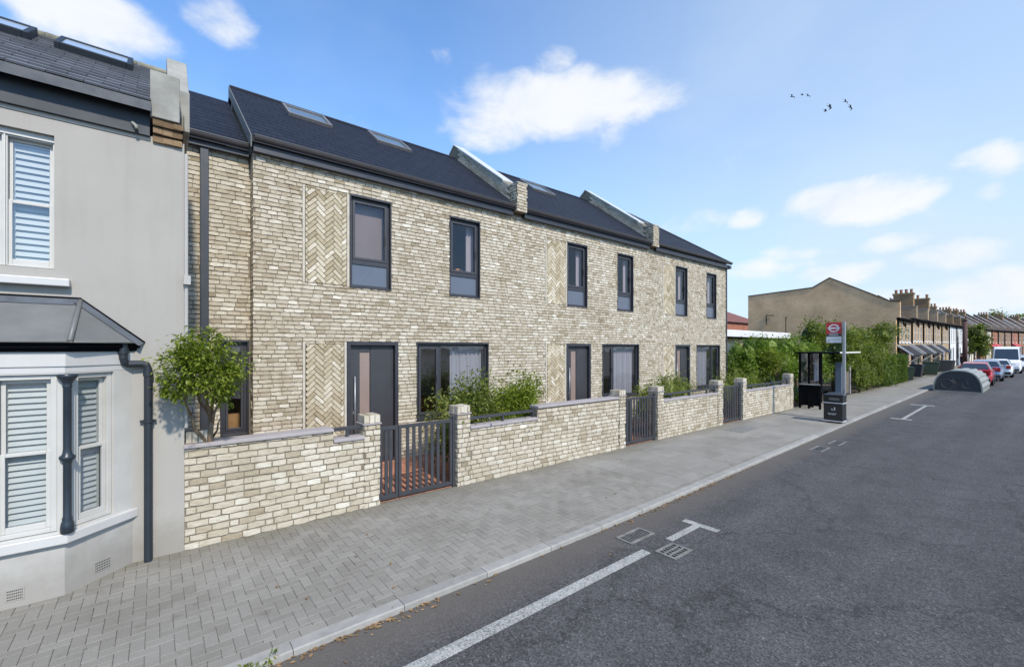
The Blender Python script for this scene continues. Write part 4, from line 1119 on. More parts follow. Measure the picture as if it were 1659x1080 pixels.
m.add([(x0-.0,y0,.871),(x1,y0,.871),(x1,y1,.871),(x0,y1,.871),((x0+x1)/2,y0+.19,.935),((x0+x1)/2,y1-.19,.935)],[(0,4,5,3),(0,1,4),(1,2,5,4),(2,3,5)])
h_=m.build('hood',BINB,t,bevel=.01)
m=MB(); m.box(x0+.034,x0+.05,y0+.10,y1-.16,.70,.79); m.build('aperture',M('aperture_back',(.16,.14,.12),.7),h_)
m=MB(); P=Plane((x0+.0185,y1),(0,-1),(1,0))
m.pbox(P,.295,.325,.40,.47,-.002,.001); m.pbox(P,.30,.318,.475,.495,-.002,.001); m.pbox(P,.265,.295,.385,.40,-.002,.001); m.pbox(P,.22,.262,.40,.412,-.002,.001); m.pbox(P,.232,.25,.412,.45,-.002,.001)
for (a,b,z) in ((.13,.20,.285),(.21,.26,.285),(.27,.36,.285),(.15,.22,.255),(.23,.33,.255)): m.pbox(P,a,b,z,z+.014,-.002,.001)
m.build('printed_emblem',GREYL,t)
t=thing('bus_stop_pole','tall grey bus stop pole with red and white flag sign','bus stop',(16.85,4.09,0))
m=MB(); m.box(16.80,16.90,4.055,4.125,0,3.14); m.box(16.885,16.97,4.07,4.11,0,3.14,1); m.build('pole',[STEEL,RAIL],t,bevel=.006)
m=MB(); m.prism([(4.02,0),(4.16,0),(4.12,.10),(4.06,.10)],16.78,17.0,'x'); m.build('foot',RAIL,t)
fx=16.83; P=Plane((fx,4.56),(0,-1),(1,0)); w_=.41
m=MB(); m.pbox(P,0,w_,2.69,3.13,0,.03); fl=m.build('flag',RED,t,bevel=.004)
m=MB(); n=28; cx_,cz=.205,2.945
def ring(rx,rz,d): return [P(cx_+rx*math.cos(2*math.pi*k/n),cz+rz*math.sin(2*math.pi*k/n),d) for k in range(n)]
o_,i_=ring(.145,.125,-.003),ring(.105,.088,-.003)
m.add(o_+i_,[(k,(k+1)%n,n+(k+1)%n,n+k) for k in range(n)])
m.add([P(.025,cz,-.005),P(.07,cz-.026,-.005),P(.34,cz-.026,-.005),P(.385,cz,-.005),P(.34,cz+.026,-.005),P(.07,cz+.026,-.005)],[tuple(range(6))])
m.pbox(P,.09,.32,2.775,2.788,-.003,0)
m.build('roundel',SIGNW,fl)
m=MB(); m.pbox(P,.012,w_-.012,2.69,2.762,-.004,.0); m.build('name_band',SIGND,fl)
m=MB()
for (a,b) in ((.085,.115),(.122,.15),(.158,.20),(.215,.25),(.258,.275),(.282,.315)): m.pbox(P,a,b,2.715,2.738,-.007,-.004)
m.build('name_lettering',SIGNW,fl)
m=MB(); m.pbox(P,0,w_,2.475,2.675,0,.03); fr=m.build('route_panel',SIGNW,t,bevel=.004)
m=MB(); m.pbox(P,.04,.37,2.60,2.606,-.002,0); m.pbox(P,.04,.37,2.56,2.565,-.002,0); m.pbox(P,.04,.09,2.51,2.55,-.002,0); m.build('route_lettering',COPE,fr)
for z in (2.55,2.9):
    m=MB(); m.box(16.84,16.86,4.12,4.16,z,z+.03); m.build('bracket',RAIL,t)
t=thing('bus_shelter','dark framed glass bus shelter with flat roof behind the litter bin','bus shelter',(20.6,5.6,0))
m=MB(); m.box(19.25,21.95,4.80,6.25,2.10,2.16); m.build('roof',BLACK,t,bevel=.008)
m=MB(); m.box(19.24,21.96,4.785,4.798,2.12,2.165); m.build('roof_edge',SIGNW,t)
for x,y in ((19.35,6.1),(19.35,5.80),(19.35,5.44),(21.85,6.1),(20.7,6.1)):
    m=MB(); m.box(x-.03,x+.03,y-.035,y+.035,0,2.10); m.build('post',BLACK,t,bevel=.005)
for a,b in ((5.835,6.065),(5.475,5.765)):
    m=MB(); m.quad((19.35,a,.95),(19.35,b,.95),(19.35,b,2.09),(19.35,a,2.09)); m.build('end_pane',GLASSD,t)
for a,b in ((19.4,20.66),(20.74,21.8)):
    m=MB(); m.quad((a,6.12,.4),(b,6.12,.4),(b,6.12,2.09),(a,6.12,2.09)); m.build('back_pane',GLASSD,t)
m=MB(); m.box(19.33,19.37,5.835,6.065,.12,.90); m.box(19.33,19.37,5.475,5.765,.12,.90); m.build('lower_panel',BLACK,t)
m=MB(); m.box(20.95,21.55,6.085,6.10,.95,1.75); m.build('timetable_poster',SIGNW,t)
m=MB(); m.box(19.30,19.40,5.42,6.12,.90,.945); m.build('rail',STEEL,t,bevel=.006)
m=MB(); m.box(19.7,21.8,5.72,6.0,.56,.60); be=m.build('bench',BLACK,t,bevel=.01)
for x in (19.85,20.7,21.6):
    m=MB(); m.box(x-.03,x+.03,5.8,5.95,0,.56); m.build('bench_leg',BLACK,be)
m=MB(); m.box(21.82,21.88,5.38,5.60,.3,1.72); m.build('side_panel',M('blue_grey_panel',(.13,.17,.22),.35,var=.08,scale=2),t,bevel=.01)
# drains and covers
def grate(label,x0,x1,y0,y1,nx,ny,z=-.055,slant=0,name='drain_grate'):
    t=thing(name,label,'drain',((x0+x1)/2,(y0+y1)/2,z)); m=MB()
    m.box(x0,x1,y0,y1,z-.03,z+.001,0); f=.035
    m.box(x0,x0+f,y0,y1,z+.002,z+.012,1); m.box(x1-f,x1,y0,y1,z+.002,z+.012,1); m.box(x0+f,x1-f,y0,y0+f,z+.002,z+.012,1); m.box(x0+f,x1-f,y1-f,y1,z+.002,z+.012,1)
    for i in range(1,nx):
        x=x0+f+(x1-x0-2*f)*i/nx; m.box(x-.0065,x+.0065,y0+f,y1-f,z+.002,z+.010,1)
    for j in range(1,ny):
        y=y0+f+(y1-y0-2*f)*j/ny; m.box(x0+f,x1-f,y-.011,y+.011,z+.002,z+.009,1)
    m.build('grating',[DARK,IRON],t)
grate('curved slotted gully grate against the kerb, nearest the camera',4.42,4.905,3.16,3.40,11,1)
grate('square cast iron drain grate interrupting the white parking line',4.475,4.84,2.62,2.885,6,3)
grate('small far gully grate at the kerb, nearer of two',11.7,12.35,3.26,3.52,9,1)
grate('small far gully grate at the kerb, farther of two',12.8,13.45,3.2,3.45,9,1)
t=thing('pavement_cover','square dark service cover in the pavement before the last gate','service cover',(12.95,5.5,0)); m=MB()
m.box(12.35,13.55,5.2,5.84,-.004,.004,1); m.box(12.40,13.5,5.25,5.79,.004,.008,0); m.build('cover',[IRON,FLAT],t)
# fallen leaves in the channel
m=MB(); rg=random.Random(90)
for _ in range(380):
    x=rg.choice((rg.uniform(0,9),rg.gauss(1.2,.5),rg.gauss(6.2,.8),rg.gauss(7.5,1.2),rg.uniform(8,20))); y=ky(x)-abs(rg.gauss(.015,.05)); a=rg.uniform(0,6.28); L=rg.uniform(.012,.032)
    if rg.random()<.06: y=rg.uniform(2.9,6.1)
    z=(RZ+.005 if y<ky(x) else .004)+rg.uniform(0,.006)
    c,s=math.cos(a)*L,math.sin(a)*L
    m.add([(x-c,y-s,z),(x+s*.5,y-c*.5,z+.004),(x+c,y+s,z+.002),(x-s*.5,y+c*.5,z+.006)],[(0,1,2),(0,2,3)])
tag(m.build('leaf_litter',LITTER),kind='stuff')
t=thing('kerb_weed','tuft of green weeds growing at the kerb edge','weed',(.55,3.66,-.02)); m=MB(); foliage(m,[((.50,3.60,.0),(.07,.045,.05)),((.66,3.66,.01),(.05,.03,.03))],260,.035,random.Random(4),20,.3); m.build('leaves',LEAF1,t)

# bike hangar
HG=M('hangar_dark_panel',(.048,.045,.045),.6,var=.08,scale=2); HS=M('hangar_ribbed_shell',(.27,.275,.25),.5,.3,var=.15,scale=3)
t=thing('bike_hangar','round-topped grey ribbed cycle hangar standing in the road by the kerb','cycle hangar',(33.4,3.13,-.1))
hw,hh,zc=.935,1.13,-.02; X0,X1=33.4,38.2
def arc(k,n,r=0): 
    a=math.pi*k/n; e=.72; c,s=math.cos(a),math.sin(a)
    return (3.128-(hw-r)*math.copysign(abs(c)**e,c), zc+(hh-r)*abs(s)**.86)
m=MB(); n=44
pts=[]
for k in range(n+1):
    r=.0 if (k//2)%2 else .04
    pts.append(arc(k,n,r))
for i in range(n): m.quad((X0,*pts[i]),(X1,*pts[i]),(X1,*pts[i+1]),(X0,*pts[i+1]))
m.build('shell',HS,t)
m=MB(); f=[arc(k,n,.045) for k in range(n+1)]; m.add([(X1-.03,*p) for p in f],[tuple(range(n+1))]); m.build('end_panel',HG,t); m=MB(); m.add([(X0+.03,*p) for p in f],[tuple(range(n+1))])
pnl=m.build('end_panel',HG,t)
m=MB()
for k in range(n):
    a,b,c,d=arc(k,n,-.012),arc(k+1,n,-.012),arc(k+1,n,.05),arc(k,n,.05)
    m.quad((X0-.02,*a),(X0-.02,*b),(X0-.02,*c),(X0-.02,*d)); m.quad((X0-.02,*a),(X0+.06,*a),(X0+.06,*b),(X0-.02,*b))
m.box(X0-.02,X0+.05,3.128-hw,3.128+hw,-.085,.0); m.box(X0+.05,X1,3.128-hw+.02,3.128+hw-.02,-.085,-.025)
m.build('rim',HS,t)
m=MB(); HE=M('hangar_emblem',(.055,.057,.064),.5)
for cy in (2.72,3.52):
    m.tube([(X0+.022,cy+.23*math.cos(2*math.pi*k/20),.38+.23*math.sin(2*math.pi*k/20)) for k in range(21)],.016,5)
for a,b in (((3.52,.38),(3.2,.38)),((3.2,.38),(3.34,.72)),((3.52,.38),(3.36,.66)),((3.2,.38),(2.86,.68)),((3.34,.68),(2.86,.68)),((2.72,.38),(2.86,.72)),((2.86,.72),(2.98,.76)),((3.28,.73),(3.42,.73))): m.tube([(X0+.022,*a),(X0+.022,*b)],.014,5)
m.build('cycle_emblem',HE,pnl)

# wheelie bins
WG=M('green_bin_plastic',(.035,.055,.03),.5,var=.12,scale=5); WB=M('black_bin_plastic_rough',(.02,.021,.022),.5,var=.12,scale=5)
def wheelie(x,y,rz,mat_,label,w=.55,h=1.0,open_=False):
    t=thing('wheelie_bin',label,'wheelie bin',(x,y,0),rz,'wheelie bins along the far pavement'); m=MB(); a,b=w/2,w*.42
    m.add([(-b,-b*1.1,.06),(b,-b*1.1,.06),(b,b*1.1,.06),(-b,b*1.1,.06),(-a,-a*1.25,h-.08),(a,-a*1.25,h-.08),(a,a*1.25,h-.08),(-a,a*1.25,h-.08)],[(0,3,2,1),(4,5,6,7),(0,1,5,4),(1,2,6,5),(2,3,7,6),(3,0,4,7)])
    m.build('body',mat_,t,bevel=.02,local=True)
    m=MB(); m.box(-a-.02,a+.02,-a*1.3,a*1.38,h-.075,h-.03); m.prism([(-a*1.3,h-.03),(a*1.3,h-.03),(a*.8,h+.03),(-a*.9,h+.02)],-a-.01,a+.01,'x'); m.build('lid',WB if mat_ is WB else mat_,t,bevel=.01,local=True)
    m=MB(); m.tube([(-a,a*1.45,h-.06),(a,a*1.45,h-.06)],.018,8); m.build('handle',WB,t,local=True)
    for s in (-1,1):
        m=MB(); m.tube([(s*(b-.02),a*1.1,.10),(s*(b+.05),a*1.1,.10)],.10,14); m.build('wheel',BLACK,t,local=True)
wheelie(41.4,6.35,.2,WG,'green wheelie bin at the far end of the clipped hedge',.58,.98)
wheelie(46.2,6.55,-.1,WB,'black wheelie bin with pale lid, between two green ones',.60,1.05)
wheelie(51.0,6.35,.1,WG,'wide green wheelie bin directly in front of the slate porches',.85,1.15)
wheelie(59.5,6.5,.3,WB,'dark wheelie bin in front of the white house front, next to the leaning pole',.9,1.1)
wheelie(61.2,6.5,-.2,WB,'farthest dark wheelie bin, beside the person in navy',.9,1.1)

# ------------------------------------------------------------------ older terrace further along
def farbrick(name,c1,c2,mo,sc=1.0):
    m,nt,out=newmat(name); ge=coords(nt); po=ge.outputs['Position']; sx=N(nt,'ShaderNodeSeparateXYZ'); nt.links.new(po,sx.inputs[0])
    cb=N(nt,'ShaderNodeCombineXYZ'); nt.links.new(math_(nt,'ADD',sx.outputs[0],sx.outputs[1]),cb.inputs[0]); nt.links.new(sx.outputs[2],cb.inputs[1])
    b=N(nt,'ShaderNodeTexBrick'); b.inputs['Scale'].default_value=1/sc; b.inputs['Brick Width'].default_value=.225; b.inputs['Row Height'].default_value=.075; b.inputs['Mortar Size'].default_value=.006
    b.inputs['Color1'].default_value=(*c1,1); b.inputs['Color2'].default_value=(*c2,1); b.inputs['Mortar'].default_value=(*mo,1); nt.links.new(cb.outputs[0],b.inputs['Vector'])
    n=noise(nt,po,.7,5,.6); c=mixc(nt,b.outputs['Color'],ramp(nt,n.outputs['Fac'],[(.3,(.78,.77,.76)),(.7,g(1.12))]).outputs[0],1,'MULTIPLY')
    bs=bsdf(nt,out,c,.9,0,.15); return m
TAN=farbrick('tan_stock_brick',(.60,.375,.20),(.66,.44,.25),(.50,.36,.23))
TANF=farbrick('yellow_stock_brick',(.38,.26,.155),(.46,.33,.205),(.38,.30,.2))
REDB=farbrick('red_brick',(.30,.10,.06),(.38,.15,.09),(.30,.2,.15)); BROWNB=farbrick('brown_brick',(.22,.13,.08),(.30,.19,.12),(.25,.19,.14))
WREND=M('white_render_far',(.62,.61,.60),.85,var=.05,scale=.8); CREAMR=M('cream_render_far',(.58,.52,.42),.85,var=.05,scale=.8)
OLDSL=M('old_brown_slate',(.085,.064,.052),.85,var=.25,scale=2.5,bmp=.3,bscale=12,spec=.15); PORCH=M('porch_slate',(.035,.034,.038),.8,var=.15,scale=3,spec=.12)
POT=M('terracotta_pot',(.26,.12,.07),.8,var=.2,scale=5); TRIM=M('white_far_trim',(.66,.65,.62),.6,var=.05); REDC=M('red_awning_paint',(.45,.06,.06),.6,var=.1,scale=3)
CHB=farbrick('chimney_brick',(.26,.16,.08),(.34,.22,.12),(.24,.18,.12))
def far_house(name,label,x,y,dz,w,wm,group,porch=False,dish=True,chim=2,box=True,awn=None,nw=4,roofm=None,parapet=True):
    t=thing(name,label,'house',(x,y,dz),0,group); P=Plane((0,0),(1,0),(0,1)); D=9.0; H=4.85
    ops=[]; 
    for i in range(nw): 
        c=w*(i+.5)/nw; ops.append((c-.36,c+.36,2.85,4.35))
    ops+= [(w*.12,w*.42,.7,2.1),(w*.55,w*.70,.05,2.15)]
    m=MB(); wallgrid(m,P,0,w,-.3,H,ops,.12); m.quad((0,0,-.3),(0,D,-.3),(0,D,H),(0,0,H)); m.quad((w,0,-.3),(w,D,-.3),(w,D,H),(w,0,H)); m.quad((0,D,-.3),(w,D,-.3),(w,D,H),(0,D,H))
    m.add([(0,-.1,H),(0,D,H),(0,4.6,7.6)],[(0,1,2)]); m.add([(w,-.1,H),(w,D,H),(w,4.6,7.6)],[(0,1,2)])
    m.build('wall',wm,t,local=True)
    for o in ops[:nw]:
        m=MB(); frame_rect(m,P,o[0]+.003,o[1]-.003,o[2]+.003,o[3]-.003,.07,.03,.10); m.pbox(P,o[0]+.073,o[1]-.073,3.58,3.64,.04,.09); m.pbox(P,o[0]-.08,o[1]+.08,o[2]-.12,o[2]-.001,-.07,.05)
        f=m.build('window',TRIM,t,local=True); m=MB(); sheet(m,P,o[0]+.07,o[1]-.07,o[2]+.07,o[3]-.07,.085); m.build('pane',FARG,f,local=True)
    o=ops[nw]; m=MB(); frame_rect(m,P,o[0]+.003,o[1]-.003,o[2]+.003,o[3]-.003,.09,.03,.10); f=m.build('window',TRIM,t,local=True); m=MB(); sheet(m,P,o[0]+.09,o[1]-.09,o[2]+.09,o[3]-.09,.085); m.build('pane',FARG,f,local=True)
    o=ops[nw+1]; m=MB(); m.pbox(P,o[0]+.01,o[1]-.01,o[2],o[3]-.01,.06,.10); m.build('door',NAVYF,t,local=True)
    m=MB(); kk=(8.3-4.85)/4.9
    m.prism([(-.3,4.80),(4.6,7.66),(4.6,7.56),(-.3,4.70)],.0,w,'x'); m.prism([(D+.2,4.9),(4.6,7.66),(4.6,7.56),(D+.2,4.80)],.0,w,'x')
    m.build('roof',roofm or OLDSL,t,local=True)
    m=MB(); m.tube([(0,-.34,4.78),(w,-.34,4.78)],.055,8); m.box(0,w,-.22,-.02,4.62,4.74); m.build('gutter',BLACK,t,local=True)
    m=MB(); m.tube([(.10,-.07,-.2),(.10,-.07,4.6)],.06,8); m.build('downpipe',BLACK,t,local=True)
    if parapet:
        m=MB(); 
        if box: m.box(-.2,.2,-.42,.75,4.86,5.85)
        m.prism([(.3,5.1),(4.6,7.92),(4.6,7.5),(.3,4.9)],-.16,.16,'x'); m.build('parapet',CHB if wm is WREND else wm,t,local=True)
        m=MB(); 
        if box: m.box(-.24,.24,-.45,.76,5.853,5.92)
        m.prism([(.78,5.47),(4.6,7.98),(4.6,7.925),(.78,5.415)],-.19,.19,'x'); m.build('coping',CONC if box else TRIM,t,local=True)
    if chim:
        ya,yb_,zt_={1:(1.5,3.2,7.75),2:(3.6,5.2,7.75),3:(1.0,2.2,7.45)}[chim]
        m=MB(); m.box(-.35,.35,ya,yb_,5.2,zt_); m.box(-.42,.42,ya-.07,yb_+.07,zt_,zt_+.18); c=m.build('chimney',CHB,t,local=True)
        npt={1:4,2:4,3:2}[chim]
        for i in range(npt):
            m=MB(); m.lathe([(.13,zt_+.18),(.12,zt_+.5),(.15,zt_+.52),(.15,zt_+.58),(.1,zt_+.58)],(0,ya+.2+i*(yb_-ya-.4)/(npt-1),0),10); m.build('chimney_pot',POT,c,local=True)
    if porch:
        m=MB(); m.prism([(-.95,1.78),(-.001,2.55),(-.001,2.47),(-.95,1.70)],.05,w-.9,'x'); pr=m.build('porch',PORCH,t,local=True)
        for xx in (.02,w-.95):
            m=MB(); m.prism([(-1.0,1.70),(-1.0,1.80),(-.002,2.68),(-.002,2.5)],xx,xx+.08,'x'); m.prism([(-.9,1.72),(-.82,1.72),(-.002,1.05),(-.002,.95)],xx,xx+.06,'x'); m.build('bracket',TRIM,pr,local=True)
    if awn:
        m=MB(); m.prism([(-.7,2.3),(-.002,2.65),(-.002,2.2),(-.7,2.15)],.2,w-.2,'x'); m.build('canopy',awn,t,local=True)
    if dish:
        m=MB(); m.lathe([(.02,0),(.16,.03),(.27,.09),(.28,.10),(.15,.05)],(0,0,0),14); 
        q=Matrix.Rotation(rad(75),4,'X')@Matrix.Rotation(.5,4,'Y'); m.v=[tuple(q@Vector(v)+Vector((w*.06+.25,-.30,4.3))) for v in m.v]
        m.tube([(w*.06+.25,-.25,4.3),(w*.06+.25,-.0,4.15)],.02,6); m.build('satellite_dish',WB,t,local=True)
    return t
def lineY(x): return 8.0-.0011*max(0,x-98)**2
def dzx(x): return 0
def setz(o,x):
    o.scale=(1,1,(5+.012*(x-47))/4.88); o.rotation_euler=(0,0,math.atan2(lineY(x+3)-lineY(x-3),6)); return o
TG='tan brick terrace beyond the hedge'
labs=['tan terrace house second along, just right of the blank gable end','third tan terrace house from the blank gable, with a slate porch but no chimney','tan terrace house whose party wall carries the big four-pot chimney','last tan terrace house, adjoining the white houses, without a porch canopy']
t0=setz(far_house('old_terrace_house',labs[0],53.6,8.0,0,5.85,TANF,TG,porch=True,chim=False),53.6)
setz(dup(t0,(59.45,8.0,0),0,labs[1],TG),59.5)
setz(far_house('old_terrace_house',labs[2],65.3,8.0,0,5.85,TANF,TG,porch=True,chim=1),65)
setz(far_house('old_terrace_house',labs[3],71.2,8.0,0,6.0,TANF,TG,porch=False,chim=3),71)
# the end house with its big blank gable
te=far_house('end_terrace_house','end terrace house with huge blank tan brick gable behind the bus stop','x' and 47.75,lineY(47.75),0,5.8,TANF,TG,porch=True,chim=False,parapet=False)
xg=47.6; prof=[(7.75,4.85),(7.75,6.12),(8.4,6.2),(12.6,8.65),(13.95,7.90),(19.65,7.62),(19.65,-.3),(8.0,-.3),(8.0,4.85)]
m=MB(); pts=[(p[0],p[1]) for p in prof]; m.prism(pts,xg-.15,xg+.14,'x'); gw_=m.build('gable_wall',TAN,te)
m=MB()
for a,b in zip(prof[1:5],prof[2:6]): m.prism([(a[0],a[1]+.002),(b[0],b[1]+.002),(b[0],b[1]+.10),(a[0],a[1]+.10)],xg-.20,xg+.20,'x')
m.build('coping',OLDSL,gw_)
m=MB(); m.box(xg+.14,xg+6.6,13.0,19.6,-.3,7.3); m.build('rear_wing',TAN,te)
m=MB(); m.tube([(xg-.2,17.9,4.6),(xg-.2,17.9,5.6)],.03,6); m.tube([(xg-.2,17.9,5.6),(xg-.2,17.2,5.55)],.03,6); m.build('vent_pipe',BLACK,gw_)
WGp='white rendered terrace houses'
t1=setz(far_house('white_terrace_house','first white rendered terrace house, next to the last tan house',77.3,lineY(77.3),0,7.0,WREND,WGp,dish=False),77)
for k,l in enumerate(('second white rendered terrace house, behind the dark pole','third white rendered terrace house, with the street tree before it')): setz(dup(t1,(84.35+k*7.05,8.0,0),0,l,WGp),84.4+k*7.05)
FG='far older terrace houses'
kinds=[('brick_terrace_house','far red brick terrace house with red canopy over its front',REDB,REDC),('brick_terrace_house','far brown brick terrace house with plain front, well down the street',BROWNB,None),('cream_terrace_house','far cream rendered terrace house with red canopy, down the street',CREAMR,REDC)]
protos={}
x=98.6; seq=[2,1,0,2,0,1,1,0,1,2,1,0,1]
for k,i in enumerate(seq):
    nm,l,wm,aw=kinds[i]
    if i in protos: setz(dup(protos[i],(x,lineY(x),0),0,l,FG),x)
    else: protos[i]=setz(far_house(nm,l,x,lineY(x),0,6.9,wm,FG,dish=False,box=False,awn=aw,nw=2,chim=0 if i==1 else 2),x)
    x+=6.95
# buildings behind the gardens
t=thing('flat_roofed_building','low flat-roofed building with deep white fascia behind the garden shrubs','building',(36,14,0))
m=MB(); m.box(28.2,41.6,14.5,22,-.1,3.05); m.build('wall',TANF,t)
m=MB(); m.box(27.4,42.2,14.0,22.6,3.12,3.60); m.build('roof',WREND,t,bevel=.02)
m=MB(); m.box(27.6,42.0,14.15,22.4,3.02,3.118); m.build('soffit',BLACK,t)
for a,b in ((30.2,33.0),(35,38.5)):
    m=MB(); m.box(a,b,14.42,14.498,1.2,2.7); w_=m.build('window',FARG,t)
m=MB(); m.tube([(41.4,14.1,3.6),(41.4,14.1,4.9)],.03,6); m.tube([(41.4,14.1,4.85),(41.2,14.0,4.9)],.05,6); m.build('lamp_mast',BLACK,t)
t=thing('red_brick_house','distant red brick house with hipped roof and one white window','house',(78,35,0))
m=MB(); m.box(70,86,33,42,-.1,6.6); m.build('wall',REDB,t)
m=MB(); m.add([(69.6,32.6,6.6),(86.4,32.6,6.6),(86.4,42.4,6.6),(69.6,42.4,6.6),(74,37.5,9.0),(82,37.5,9.0)],[(0,1,5,4),(1,2,5),(2,3,4,5),(3,0,4)]); m.build('roof',M('red_roof_tile',(.16,.06,.045),.8,var=.2,scale=2),t)
for y in (34.3,37.5):
    m=MB(); frame_rect(m,Plane((69.99,y),(0,1),(1,0)),0,1.5,3.6,5.8,.15,-.05,.0); w_=m.build('window',TRIM,t); m=MB(); m.box(69.96,69.98,y+.15,y+1.35,3.75,5.65); m.build('pane',FARG,w_)
# pole, street tree and end-of-street trees
t=thing('wooden_pole','dark brown wooden pole in front of the white houses','pole',(66,5.6,0)); m=MB(); m.tube([(66,5.6,-.1),(66,5.6,5.2)],[.22,.18],12); m.build('shaft',M('creosoted_timber',(.075,.04,.035),.85,var=.2,scale=5),t,smooth=True)
m=MB(); m.box(65.8,66.2,5.4,5.8,5.2,5.26); m.build('pole_cap',BLACK,t)
blob_tree('street tree with olive crown beside the wooden pole',86,6.1,1.4,1.2,5.4,2600,81,LEAF4,.35,1.2,name='street_tree',cat='tree')
for k,(x,y,w,h,l) in enumerate(((186,9.5,5.5,12.2,'tall rounded tree closing the far end of the street'),(190,4.5,5.5,11.8,'large dark tree at the far end, right of the tallest one'),(194,-1,6,11.5,'farthest tree at the street end, by the picture edge'),(178,15,4.5,10.8,'tree rising just behind the far roofs'))):
    blob_tree(l,x,y,w,w*.8,h,2600,82+k,LEAF4,1.0,2.5,name='far_tree',cat='tree',group='trees closing the street',clumps=60)
# ------------------------------------------------------------------ vehicles
TYRE=M('tyre_rubber',(.012,.012,.012),.8); RIMM=M('alloy_rim',(.35,.36,.37),.35,.7); LAMPR=M('red_lamp_lens',(.35,.01,.01),.2); LAMPW=M('clear_lamp_lens',(.6,.62,.65),.15); CARG=M('car_glass',(.03,.04,.05),.05,spec=1.0); PLATE=M('yellow_plate',(.55,.42,.05),.5); PLATEW=M('white_plate',(.65,.65,.63),.5)
BUMP=M('dark_bumper',(.02,.02,.022),.6)
def paint(n,c,metal=0): 
    m=M(n,c,.25,metal,var=.03,scale=1); m.node_tree.nodes['Principled BSDF'].inputs['Coat Weight'].default_value=.6; return m
HATCH=[(0,.55,.56,.55,.80),(.06,.72,.74,.70,.90),(.20,.98,1.0,.78,.96),(.62,.97,1.36,.66,1),(1.2,.96,1.44,.66,1),(2.0,.95,1.45,.66,1),(2.55,.94,1.38,.66,1),(3.25,.93,.96,.74,1),(3.8,.80,.83,.72,.95),(4.05,.62,.64,.66,.85),(4.12,.5,.51,.6,.78)]
ESTATE=[(0,.55,.56,.6,.82),(.06,.75,.77,.7,.92),(.14,1.0,1.03,.78,.97),(.42,.99,1.40,.68,1),(1.1,.98,1.50,.66,1),(2.4,.96,1.50,.66,1),(2.95,.95,1.42,.66,1),(3.7,.94,.97,.74,1),(4.3,.82,.85,.72,.95),(4.55,.62,.64,.66,.85),(4.62,.5,.51,.6,.78)]
VAN=[(0,.5,.55,.8,.9),(.05,1.2,2.25,.84,.96),(.2,1.25,2.45,.84,1),(2.0,1.25,2.5,.84,1),(3.9,1.25,2.48,.84,1),(4.3,1.24,2.30,.80,1),(5.05,1.20,1.24,.78,1),(5.5,.95,.99,.76,.96),(5.65,.6,.62,.7,.86)]
